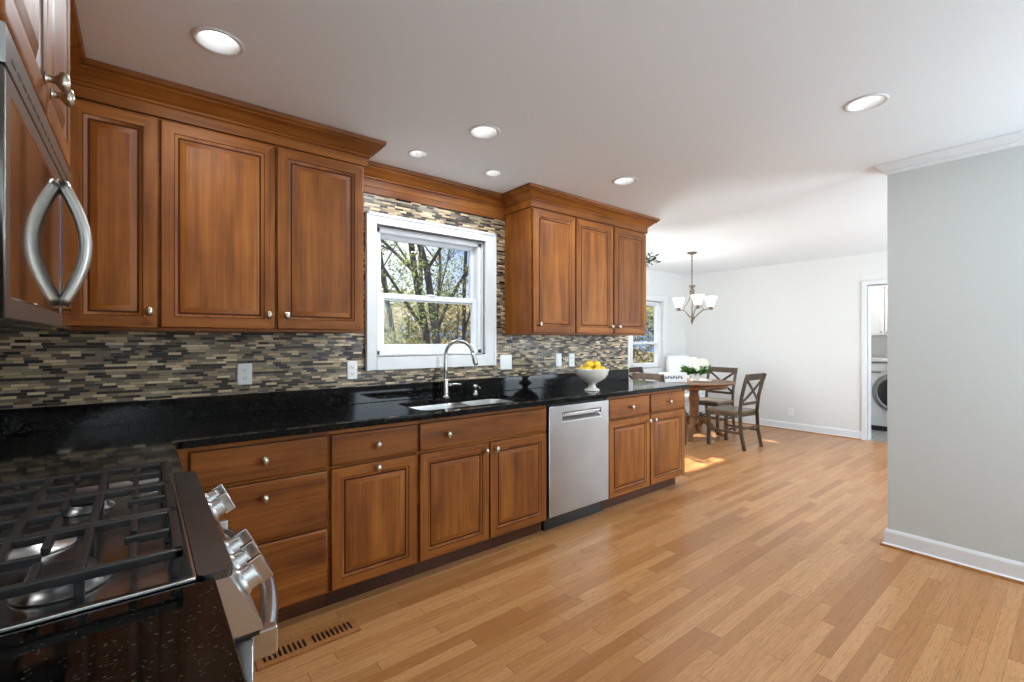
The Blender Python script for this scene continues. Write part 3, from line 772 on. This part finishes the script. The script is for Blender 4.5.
# burners
def burner(x, y, r):
    zb = zt-.0175
    bm = BM(); lathe(bm, [(r*1.25, zb), (r*1.22, zb+.004), (r*.98, zb+.007), (r*.95, zb+.016), (r*.80, zb+.018), (r*.3, zb+.018)], (x, y, 0), 32); o = obj('burner', bm, 'darksteel', RG)
    bm = BM(); lathe(bm, [(r*.86, zb+.0185), (r*.88, zb+.024), (r*.82, zb+.029), (r*.5, zb+.031), (.002, zb+.0312)], (x, y, 0), 32); obj('burner_cap', bm, 'iron', o)
for x, y, r in ((.150, -.475, .052), (.150, -.185, .040), (.605, -.475, .042), (.605, -.185, .048)): burner(x, y, r)
bm = BM(); zb = zt-.0175
for k, (s, dz) in enumerate(((1.2, .001), (1.15, .006), (.98, .008), (.95, .018), (.6, .02))):
    cur = [bm.verts.new((x, y, zb+dz)) for x, y in rrect(.382-.05*s, -.33-.12*s, .382+.05*s, -.33+.12*s, .0495*s, 6)]
    if k:
        for i in range(len(cur)): bm.faces.new((prev[i], prev[(i+1)%len(cur)], cur[(i+1)%len(cur)], cur[i]))
    prev = cur
bm.faces.new(prev); o = obj('burner', bm, 'steel_lt', RG)
bm = BM(); cur = None; slab(bm, rrect(.382-.044, -.33-.105, .382+.044, -.33+.105, .043, 6), [], zb+.0205, zb+.029); obj('burner_cap', bm, 'iron', o)
# grates: three cast iron sections
gz = .957
def grate(a, c_):
    bm = BM(); y0_, y1_ = -.636, -.040; w = .015; h_ = .016
    for x in (a+w/2, c_-w/2): bar(bm, (x, y0_, gz), (x, y1_, gz), w, h_, .003)
    for y in (y0_+w/2, y1_-w/2): bar(bm, (a, y, gz), (c_, y, gz), w, h_, .003)
    xm_ = (a+c_)/2
    for y in (-.504, -.397, -.280, -.173): bar(bm, (a+w, y, gz), (c_-w, y, gz), .013, h_, .003)      # full bars
    for y in (-.568, -.450, -.226, -.108):                                                            # fingers
        bar(bm, (a+w, y, gz), (a+.085, y, gz), .012, h_, .003); bar(bm, (c_-.085, y, gz), (c_-w, y, gz), .012, h_, .003)
    for p, q in ((y0_+w, -.555), (-.450, -.226), (-.120, y1_-w)): bar(bm, (xm_, p, gz), (xm_, q, gz), .012, h_, .003)
    for x in (a+.012, c_-.012):
        for y in (y0_+.012, -.504, -.338, -.173, y1_-.012): bar(bm, (x, y, zt-.0175), (x, y, gz), .013, .013, .002)
    obj('grate', bm, 'iron', RG)
grate(.024, .262); grate(.266, .498); grate(.502, RW-.024)

# ------------------------------------------------------------------ microwave (same local frame)
MW = thing('microwave', 'stainless over-the-range microwave with bowed handle and mirror-like door', 'microwave', (XL, -1.972, 0), PI/2)
mz0, mz1, mf = 1.345, 1.762, -.432
bm = BM(); box(bm, 0, mf+.035, mz0, .764, -.009, mz1, .003); obj('body', bm, 'darksteel', MW)
bm = BM(); box(bm, .03, mf+.06, mz0-.006, .734, -.05, mz0-.0005, .002)
obj('vent_plate', bm, 'blackplastic', MW)
bm = BM(); L = lambda i, y: (.001+i, mz0+.004+i, .590-i, mz1-.062-i, y)
rectloops(bm, [L(0, mf+.034), L(0, mf+.003), L(.003, mf), L(.030, mf), L(.031, mf+.0012), L(.034, mf+.0012)], [0, 0, 0, 1, 1, 1])
dr = obj('door', bm, ['mw_steel', 'mw_glass'], MW)
bm = BM(); box(bm, .5925, mf, mz0+.004, .763, mf+.034, mz1-.062, .003); cpn = obj('control_panel', bm, 'mw_glass', MW)
bm = BM(); box(bm, .001, mf, mz1-.058, .763, mf+.034, mz1, .003); obj('top_grille', bm, 'mw_steel', MW)
bm = BM()
for i in range(17): box(bm, .04+i*.041, mf-.0006, mz1-.040, .068+i*.041, mf-.0002, mz1-.034)
obj('vent_slots', bm, 'slot', MW)
for x in (.17, .59):
    bm = BM(); box(bm, x-.06, -.17, mz0-.0095, x+.06, -.11, mz0-.0062, .001); obj('hood_lens', bm, 'hood', MW)
    lamp('hood_lamp', 'AREA', (XL+.14, -1.972+x, mz0-.012), .6, (0, 0, 0), (1, .97, .92), shape='RECTANGLE', size=.06, size_y=.12)
pts = []
for i in range(21):
    u = i/20; pts.append((.555, mf-.002-.041*math.sin(PI*u), mz0+.055 + u*.285))
bm = BM(); tube(bm, pts, .0125, 12, sq=1.0)
obj('handle', bm, 'handle_steel', dr)

# ------------------------------------------------------------------ recessed lights
labs = ['large recessed ceiling light in front of the left wall cabinets', 'large recessed ceiling light in front of the sink window', 'small recessed light over the left side of the sink window',
        'small recessed light over the right side of the sink window', 'large recessed light in front of the three-door cabinet', 'large recessed ceiling light nearest the bare right wall']
for (x, y, r), lb in zip(CANS, labs):
    t = thing('recessed_light', lb, 'ceiling light', (x, y, HC), group='recessed ceiling lights')
    bm = BM(); lathe(bm, [(r*.84, .0003), (r, -.0005), (r, -.004), (r*.92, -.007), (r*.80, -.004), (r*.74, .018), (r*.60, .048), (r*.58, .050)], (0,0,0), 36, cap0=False, cap1=False); obj('trim_ring', bm, 'trim', t, sharp=60, recalc=False)
    bm = BM(); lathe(bm, [(.001, .052), (r*.60, .052)], (0,0,0), 36, cap0=False, cap1=False); 
    lathe(bm, [(r*.60, .052), (r*.60, .07), (.001, .07)], (0,0,0), 36, cap0=False, cap1=False); obj('lens', bm, 'lens', t)
    lamp('downlight', 'AREA', (x, y, HC-.012), 4.6 if r > .07 else 3.4, (0, 0, 0), (.88, .955, 1), shape='DISK', size=r*1.3)

# ------------------------------------------------------------------ floor register
t = thing('floor_register', 'slotted wood vent set in the floor by the drawer base', 'vent', (1.116, -.79, 0.0))
bm = BM(); hw, hd = .208, .060
slots = []
for g in (-1, 1):
    for i in range(9): xx = g*.098 + (i-4)*.0195; slots.append([(xx-.0055, -.032), (xx+.0055, -.032), (xx+.0055, .032), (xx-.0055, .032)])
slab(bm, [(-hw, -hd), (hw, -hd), (hw, hd), (-hw, hd)], slots, .0015, .010); obj('grille', bm, 'reg', t)
bm = BM(); box(bm, -hw+.012, -.045, .0005, hw-.012, .045, .0014); obj('duct', bm, 'slot', t)

# ================================================================== dining area
TX, TY = 6.46, .47
t = thing('dining_table', 'round wood pedestal dining table under the chandelier', 'table', (TX, TY, 0), .4)
bm = BM(); lathe(bm, [(.02, .722), (.49, .722), (.505, .728), (.52, .738), (.52, .744), (.512, .75), (.02, .75)], (0,0,0), 56); obj('tabletop', bm, 'table', t)
bm = BM(); lathe(bm, [(.40, .668), (.42, .668), (.42, .7215), (.40, .7215)], (0,0,0), 40); obj('apron', bm, 'table', t)
bm = BM(); lathe(bm, [(.085, .16), (.095, .19), (.075, .24), (.055, .30), (.06, .42), (.072, .52), (.055, .60), (.075, .64), (.11, .667)], (0,0,0), 24); obj('pedestal', bm, 'table', t)
for k in range(4):
    a = k*PI/2; d = Vector((math.cos(a), math.sin(a), 0)); bm = BM()
    tube(bm, [d*.05+Vector((0,0,.24)), d*.14+Vector((0,0,.215)), d*.24+Vector((0,0,.13)), d*.33+Vector((0,0,.06)), d*.40+Vector((0,0,.034))], [.045, .04, .033, .028, .026], 12)
    lathe(bm, [(.024, .0005), (.03, .006), (.026, .03), (.012, .04)], tuple(d*.40), 14); obj('leg', bm, 'table', t)

def make_chair(label, loc, rz):
    t = thing('dining_chair', label, 'chair', loc, rz, 'dining chairs round the table')
    w, dd = .205, .20
    bm = BM(); slab(bm, rrect(-w-.012, -dd-.03, w+.012, dd-.01, .03, 4), [], .432, .456); obj('seat', bm, 'seat', t)
    bm = BM()
    box(bm, -w+.02, -dd-.008, .385, w-.02, -dd+.010, .4315, .002); box(bm, -w+.02, dd-.03, .385, w-.02, dd-.012, .4315, .002)
    for s in (-1, 1): box(bm, s*w-.009, -dd+.01, .385, s*w+.009, dd-.03, .4315, .002)
    obj('apron', bm, 'chair', t)
    for s in (-1, 1):
        bm = BM(); bar(bm, (s*(w-.004), -dd+.002, .4315), (s*(w-.002), -dd+.002, .0005), .036, .036, .004); obj('leg', bm, 'chair', t)
        bm = BM(); pts = [(s*(w-.002), dd+.055, .0005), (s*(w-.002), dd+.012, .22), (s*(w-.002), dd, .44), (s*(w-.002), dd+.018, .62), (s*(w+.002), dd+.062, .80), (s*(w+.004), dd+.095, .905)]
        for p, q in zip(pts, pts[1:]): bar(bm, p, q, .026, .036, .003)
        obj('back_post', bm, 'chair', t)
    bm = BM(); bar(bm, (-w-.018, dd+.086, .872), (w+.018, dd+.086, .872), .022, .075, .006); obj('top_rail', bm, 'chair', t)
    bm = BM(); bar(bm, (-w, dd+.010, .545), (w, dd+.010, .545), .018, .034, .003); obj('lower_rail', bm, 'chair', t)
    for s in (-1, 1):
        bm = BM(); n = 8; prev_ = None
        for i in range(n):
            u0, u1 = i/n, (i+1)/n
            f_ = lambda u: (s*(-w+.012 + u*(2*w-.024)), dd+.012+.066*u + .010*math.sin(PI*u), .560+.285*u)
            bar(bm, f_(u0), f_(u1), .013+.003*s, .030, .001)
        obj('cross_slat', bm, 'chair', t)
    bm = BM()
    for s in (-1, 1): bar(bm, (s*(w-.003), -dd, .20), (s*(w-.003), dd+.012, .20), .018, .026, .002)
    bar(bm, (-w, -.02, .20), (w, -.02, .20), .018, .022, .002); bar(bm, (-w, dd+.014, .25), (w, dd+.014, .25), .018, .024, .002)
    obj('stretcher', bm, 'chair', t)
    return t
make_chair('dark wood cross-back chair with its back to the kitchen, nearest the camera', (6.31, -.13, 0), PI-.05)
make_chair('dark wood cross-back chair beyond the table, backed by the bare far wall', (6.97, .49, 0), -PI/2-.04)
make_chair('dark wood chair on the table side toward the kitchen counter', (5.63, .44, 0), PI/2)
make_chair('dark wood chair pushed up between the table and dining window', (6.22, 1.0, 0), .05)

# white upholstered chair in the corner
t = thing('upholstered_chair', 'white high-backed upholstered chair in the dining corner behind the table', 'chair', (7.24, 1.08, 0), -.55)
bm = BM(); box(bm, -.19, -.26, .20, .19, .24, .47, .03, seg=3); obj('seat', bm, 'white_fab', t)
bm = BM(); box(bm, -.19, .16, .30, .19, .27, 1.06, .045, seg=4); obj('backrest', bm, 'white_fab', t)
for s in (-1, 1):
    bm = BM(); box(bm, s*.195-.0, -.2, .30, s*.195+.05*s, .2, .66, .02, seg=3); obj('armrest', bm, 'white_fab', t)
    for y in (-.22, .22):
        bm = BM(); bar(bm, (s*.15, y, .21), (s*.15, y, .0005), .035, .035, .003); obj('leg', bm, 'chair', t)

# things on the table
bm = BM(); lathe(bm, [(.02, 0), (.125, 0), (.135, .01), (.135, .022), (.128, .022), (.12, .012), (.02, .010)], (0,0,0), 36)
tag(obj('tray', bm, 'stone_tray', loc=(6.52, .40, .7505)), 'round cream tray under the flower vase on the dining table', 'tray')
t = thing('flower_vase', 'white vase of cream hydrangeas and green leaves on the dining table', 'flowers', (6.45, .44, .7625))
bm = BM(); lathe(bm, [(.038, 0), (.05, .01), (.055, .05), (.05, .09), (.042, .11), (.038, .11), (.045, .07), (.04, .02), (.002, .015)], (0,0,0), 24); obj('vase', bm, 'ceramic', t)
r2_ = random.Random(3)
def leafquad(bm, p, d, L, w, mi=0):
    d = Vector(d).normalized(); s = d.cross(Vector((r2_.uniform(-1,1), r2_.uniform(-1,1), r2_.uniform(-.4,1)))).normalized()
    n = s.cross(d)
    pts = [p, p+d*L*.35+s*w*.5+n*w*.12, p+d*L*.7+s*w*.38+n*w*.1, p+d*L - n*w*.2, p+d*L*.7-s*w*.38+n*w*.1, p+d*L*.35-s*w*.5+n*w*.12]
    vs = [bm.verts.new(q) for q in pts]
    f = bm.faces.new((vs[0], vs[1], vs[2], vs[3])); f.material_index = mi
    f = bm.faces.new((vs[0], vs[3], vs[4], vs[5])); f.material_index = mi
bm = BM()
for i in range(46):
    a = r2_.uniform(0, 2*PI); e = r2_.uniform(.05, .8); leafquad(bm, Vector((math.cos(a)*.03, math.sin(a)*.03, .10)), (math.cos(a), math.sin(a), e), r2_.uniform(.12, .22), r2_.uniform(.06, .095))
obj('leaves', bm, 'leaf', t)
for k, (x, y, z, r) in enumerate(((.08, -.05, .21, .095), (0, .04, .235, .09), (.11, .07, .17, .075), (-.03, -.06, .185, .065))):
    bm = BM()
    for i in range(90):
        v = Vector((r2_.gauss(0,1), r2_.gauss(0,1), r2_.gauss(0,1))).normalized(); c0 = Vector((x, y, z))+v*r*.82
        ell(bm, c0, (.017, .017, .012), 6, 4)
    ell(bm, (x, y, z), (r*.85, r*.85, r*.8), 12, 8); obj('blossom', bm, 'petal', t)
t = thing('planter_box', 'white box with dark lettering on the left of the dining table', 'box', (6.12, .58, .7505), -.6)
bm = BM(); box(bm, -.17, -.05, 0, .17, .05, .012, .002)
for (a, c_, d, e) in ((-.17, -.05, .17, -.04), (-.17, .04, .17, .05), (-.17, -.04, -.16, .04), (.16, -.04, .17, .04)): box(bm, a, c_, .012, d, e, .125, .002)
obj('box', bm, 'trim', t)
bm = BM()
for i, wd in enumerate((.03, .022, .028, .02, .026, .03, .022)):
    x = -.125+i*.036
    tube(bm, [(x, -.0525, .045), (x+.002, -.0525, .085)], .0045, 6); tube(bm, [(x, -.0525, .085 if i % 2 else .048), (x+wd*.6, -.0525, .082 if i % 2 else .05), (x+wd*.7, -.0525, .065), (x+.003, -.0525, .063)], .004, 6)
obj('lettering', bm, 'lettering', t)

# ------------------------------------------------------------------ chandelier
CX, CY = 6.074, .279
t = thing('chandelier', 'bronze chandelier with lit white glass shades over the dining table', 'chandelier', (CX, CY, HC))
bm = BM(); lathe(bm, [(.002, -.0005), (.062, -.0005), (.065, -.008), (.05, -.018), (.02, -.026), (.010, -.032)], (0,0,0), 28); obj('canopy', bm, 'bronze', t)
bm = BM(); tube(bm, [(0,0,-.03), (0,0,-.42)], .0065, 10)
for i in range(8): ell(bm, (0, 0, -.06-.045*i), (.009, .009, .02), 8, 6)
obj('stem', bm, 'bronze', t)
bm = BM(); lathe(bm, [(.004, -.42), (.042, -.425), (.042, -.44), (.022, -.455), (.018, -.47), (.030, -.48), (.030, -.56), (.020, -.58), (.012, -.62), (.010, -.80), (.028, -.83), (.034, -.85), (.018, -.88), (.012, -.90), (.004, -.93)], (0,0,0), 20); obj('column', bm, 'bronze', t)
Rv = Vector((.780, -.625, 0)); Fv = Vector((.625, .780, 0))
for ang in (-3, 114, -95):
    a = math.radians(ang); d = Rv*math.cos(a) + Fv*math.sin(a); r = .235
    bm = BM(); pts = [d*.02+Vector((0,0,-.85)), d*.07+Vector((0,0,-.80)), d*.13+Vector((0,0,-.745)), d*.19+Vector((0,0,-.728)), d*r+Vector((0,0,-.72))]
    tube(bm, pts, .0075, 8)
    tube(bm, [d*.15+Vector((0,0,-.738)), d*.12+Vector((0,0,-.69)), d*.06+Vector((0,0,-.62)), d*.025+Vector((0,0,-.55))], .005, 8)
    c0 = tuple(d*r); lathe(bm, [(.006, -.74), (.03, -.735), (.034, -.722), (.022, -.712), (.026, -.69), (.020, -.686)], c0, 16)
    ar = obj('arm', bm, 'bronze', t)
    bm = BM(); lathe(bm, [(.030, -.692), (.042, -.675), (.058, -.625), (.073, -.585), (.081, -.573), (.078, -.571), (.055, -.625), (.038, -.672), (.004, -.684)], c0, 24, cap0=False, cap1=False); obj('glass_shade', bm, 'shade', ar, sharp=60)

# ------------------------------------------------------------------ hanging plant behind the wall cabinet's end
t = thing('hanging_plant', 'leafy hanging plant peeking out behind the right wall cabinet', 'plant', (4.88, .20, HC))
bm = BM(); lathe(bm, [(.002, -.0005), (.02, -.0005), (.02, -.006), (.004, -.01)], (0,0,0), 12); tube(bm, [(0,0,-.01), (0,0,-.30)], .002, 6)
for k in range(3):
    a = k*2.094; tube(bm, [(0,0,-.20), (.085*math.cos(a), .085*math.sin(a), -.42)], .0018, 5)
obj('hanger', bm, 'cord', t)
bm = BM(); lathe(bm, [(.03, -.56), (.07, -.55), (.095, -.48), (.10, -.415), (.09, -.415), (.085, -.44), (.003, -.445)], (0,0,0), 24); obj('pot', bm, 'pot', t)
bm = BM(); sb = BM()
for k in range(11):
    a = r2_.uniform(0, 2*PI) if k > 4 else r2_.uniform(-1.1, -.2); L_ = r2_.uniform(.10, .20); up_ = r2_.uniform(.10, .24)
    p0 = Vector((0, 0, -.37)); d = Vector((math.cos(a), math.sin(a), 0)); P_ = [p0, p0+d*L_*.3+Vector((0,0,up_*.7)), p0+d*L_*.7+Vector((0,0,up_)), p0+d*L_+Vector((0,0,up_*.75))]
    tube(sb, P_, .0025, 5)
    for q in range(5):
        u = .3+.7*q/4; i = min(2, int(u*3)); pp = P_[i].lerp(P_[i+1], u*3-i)
        leafquad(bm, pp, (d.x+r2_.uniform(-1,1), d.y+r2_.uniform(-1,1), r2_.uniform(-.9,.5)), r2_.uniform(.04, .07), .024)
obj('stems', sb, 'leaf_dk', t); obj('leaves', bm, 'leaf_dk', t)

# ================================================================== laundry seen through the doorway
t = thing('washing_machine', 'white front-loading washing machine seen through the laundry doorway', 'washing machine', (8.86, -1.225, 0), -PI/2)
bm = BM(); box(bm, -.34, 0, .07, .34, .66, .985, .012, seg=3); obj('body', bm, 'white_app', t)
bm = BM(); box(bm, -.33, .02, .0005, .33, .62, .0695, .002); obj('base', bm, 'blackplastic', t)
Rx = Matrix.Rotation(PI/2, 4, 'X')
bm = BM(); lathe(bm, [(.205, 0), (.275, .0), (.285, .012), (.27, .035), (.235, .045), (.215, .035), (.205, .01)], (0, -.0005, .56), 40, 0, Rx, False, False); dd = obj('door', bm, 'grey_ring', t)
bm = BM(); lathe(bm, [(.216, .010), (.214, .030), (.17, .045), (.09, .055), (.001, .058)], (0, -.0005, .56), 40, 0, Rx, True, False); obj('door_glass', bm, 'darkglass', dd)
bm = BM(); box(bm, -.335, -.014, .86, .335, -.0005, .975, .006); cpw = obj('control_panel', bm, 'white_app', t)
bm = BM(); lathe(bm, [(.03, 0), (.03, .012), (.024, .02), (.001, .021)], (.05, -.0145, .917), 20, 0, Rx); obj('dial', bm, 'grey_ring', cpw)
bm = BM(); box(bm, -.31, -.017, .885, -.13, -.0145, .955, .002); obj('detergent_drawer', bm, 'plate', cpw)
bm = BM(); box(bm, -.30, -.0175, .835, -.18, -.0005, .852, .003); obj('badge_strip', bm, 'grey_ring', t)
bm = BM(); box(bm, 8.80, -2.5, 1.0, 9.64, -.36, 1.04, .004); tag(obj('worktop', bm, 'white_app'), 'white laundry worktop above the washing machine', 'worktop')
t = thing('laundry_cabinet', 'white panelled wall cabinet in the laundry above the washer', 'cabinet', (9.20, -1.85, 0), 0)
t.rotation_euler = (0, 0, -PI/2); t.location = (9.22, -.74, 0)
bm = BM(); box(bm, 0, .02, 1.38, .80, .42, 2.35, .002); obj('body', bm, 'trim', t)
for a, c_, kx in ((.004, .262, .225), (.268, .53, .305), (.536, .796, .57)):
    bm = BM(); L = lambda i, y: (a+i, 1.39+i, c_-i, 2.34-i, y)
    rectloops(bm, [L(0, .0195), L(0, .001), L(.002, 0), L(.05, 0), L(.054, .006), L(.06, .006)], [0]*6); do = obj('door', bm, 'trim', t); knob(do, kx, 1.43, 0)
lamp('laundry_light', 'AREA', (8.7, -1.4, HC-.02), 14, (0,0,0), (1, .98, .95), shape='DISK', size=.35)

# ================================================================== outdoors
bm = BM(); bmesh.ops.create_grid(bm, x_segments=60, y_segments=60, size=30)
for v in bm.verts:
    v.co.x += 12; v.co.y += 32
    v.co.z = -.7 + .035*max(0, v.co.y-4) + .25*noise.noise(Vector((v.co.x*.2, v.co.y*.2, 0)))
struct('ground', bm, 'ground')
def gz_(x, y): return -.7 + .035*max(0, y-4) + .25*noise.noise(Vector((x*.2, y*.2, 0)))
def grow(sb, lb, p, d, L, r, depth, rr, leafiness, lsz):
    n = 4; pts = [p]; rs = [r]; q = p.copy(); dd_ = d.copy()
    for i in range(n):
        dd_ = (dd_ + Vector((rr.uniform(-.13,.13), rr.uniform(-.13,.13), rr.uniform(-.03,.08)))).normalized(); q = q+dd_*(L/n); pts.append(q.copy()); rs.append(r*(1-.5*(i+1)/n) if depth else r*(1-.8*(i+1)/n))
    tube(sb, pts, rs, 8 if depth > 1 else 5)
    if depth <= 1:
        for k in range(int(leafiness)):
            pp = pts[rr.randint(1, n)] + Vector((rr.gauss(0,.22), rr.gauss(0,.22), rr.gauss(0,.22)))
            leafquad(lb, pp, (rr.uniform(-1,1), rr.uniform(-1,1), rr.uniform(-1,.6)), lsz*rr.uniform(.7,1.4), lsz*.6)
    if depth > 0:
        for k in range(4 if depth > 1 else 3):
            i = rr.randint(1, n); a = rr.uniform(0, 2*PI); dv = (dd_*.75 + Vector((math.cos(a), math.sin(a), rr.uniform(0,.4)))*.7).normalized()
            grow(sb, lb, pts[i], dv, L*rr.uniform(.45,.65), rs[i]*.55, depth-1, rr, leafiness, lsz)
def tree(label, x, y, h, r, lean, lm, seed, leafiness=24, lsz=.08):
    rr = random.Random(seed); t = thing('tree', label, 'tree', (x, y, gz_(x, y)-.05), group='trees outside the windows')
    sb, lb = BM(), BM(); grow(sb, lb, Vector((0,0,0)), Vector(lean).normalized(), h, r, 3, rr, leafiness, lsz)
    obj('trunk', sb, 'bark', t); obj('foliage', lb, lm, t)
def wx(u, dy):   # x of the line of sight through the kitchen window
    return .55 + dy*u
tree('thin dark tree trunk at the left of the kitchen window view', wx(.470, 12), 9.1, 7.5, .09, (.02, 0, 1), 'lv_green', 1)
tree('leaning tree in the middle of the kitchen window view', wx(.545, 13), 10.1, 8, .14, (-.12, 0, 1), 'lv_olive', 2)
tree('stout forked tree right of centre in the kitchen window', wx(.585, 12.5), 9.6, 8, .14, (-.05, .05, 1), 'lv_green', 3)
tree('slim tree at the right edge of the kitchen window view', wx(.64, 15), 12.1, 8, .09, (.03, 0, 1), 'lv_olive', 4)
tree('tree far back between the left trunk and middle tree', wx(.50, 20), 17, 9, .15, (.05, 0, 1), 'lv_green', 5)
tree('young leafy sapling left of the forked tree', wx(.49, 11), 8.1, 2.6, .035, (.05, 0, 1), 'lv_green', 31, 12, .08)
tree('young leafy sapling behind the forked tree', wx(.57, 16), 13.1, 3.4, .05, (-.05, 0, 1), 'lv_green', 32, 12, .10)
tree('young leafy sapling right of the forked tree', wx(.625, 12), 9.1, 2.8, .035, (.0, 0, 1), 'lv_olive', 33, 12, .08)
tree('olive-leaved tree outside the dining window', 15.0, 9.0, 7, .16, (.02, 0, 1), 'lv_olive', 6, 12, .12)
tree('tan-leaved tree further off outside the dining window', 19.0, 12.5, 8, .18, (0, 0, 1), 'lv_tan', 8, 12, .14)
def bush(label, x, y, w, h, lm, n, seed, lsz=.10):
    rr = random.Random(seed); t = thing('shrub', label, 'shrub', (x, y, gz_(x, y)-.05), group='shrubs outside the windows'); sb, lb = BM(), BM()
    for k in range(18):
        a = rr.uniform(0, 2*PI); e = rr.uniform(.2, 1); tip = Vector((math.cos(a)*w*e*.7, math.sin(a)*w*e*.5, h*rr.uniform(.5, .95)))
        tube(sb, [Vector((0,0,0)), tip*.5+Vector((0,0,h*.12)), tip], [.02, .012, .004], 5)
    for k in range(n):
        v = Vector((rr.gauss(0,1), rr.gauss(0,1), rr.gauss(0,1))).normalized()*rr.uniform(.55, 1)**.5
        p = Vector((v.x*w, v.y*w*.7, h*.5+v.z*h*.5)); leafquad(lb, p, (v.x+rr.uniform(-.6,.6), v.y+rr.uniform(-.6,.6), rr.uniform(-.5,.8)), lsz*rr.uniform(.7,1.5), lsz*.6)
    obj('stems', sb, 'bark', t); obj('foliage', lb, lm, t)
bush('olive shrub low at the left of the kitchen window view', wx(.455, 9), 6.1, 1.0, 2.2, 'lv_olive', 1500, 21)
bush('tall tan thicket in the middle of the kitchen window view', wx(.545, 17), 14.1, 2.6, 3.3, 'lv_tan', 3800, 22, .13)
bush('tan thicket on the right of the kitchen window view', wx(.63, 17.5), 14.6, 2.2, 3.3, 'lv_tan', 3200, 23, .13)
bush('far olive thicket behind the tan brush', 11.5, 23.0, 12, 4.2, 'lv_olive', 9000, 24, .24)
bush('olive thicket filling the near dining window view', 14.0, 7.2, 2.6, 3.2, 'lv_olive', 3500, 25, .13)
bush('tan thicket behind the olive one at the dining window', 17.0, 9.6, 3.0, 3.8, 'lv_tan', 3500, 26, .14)
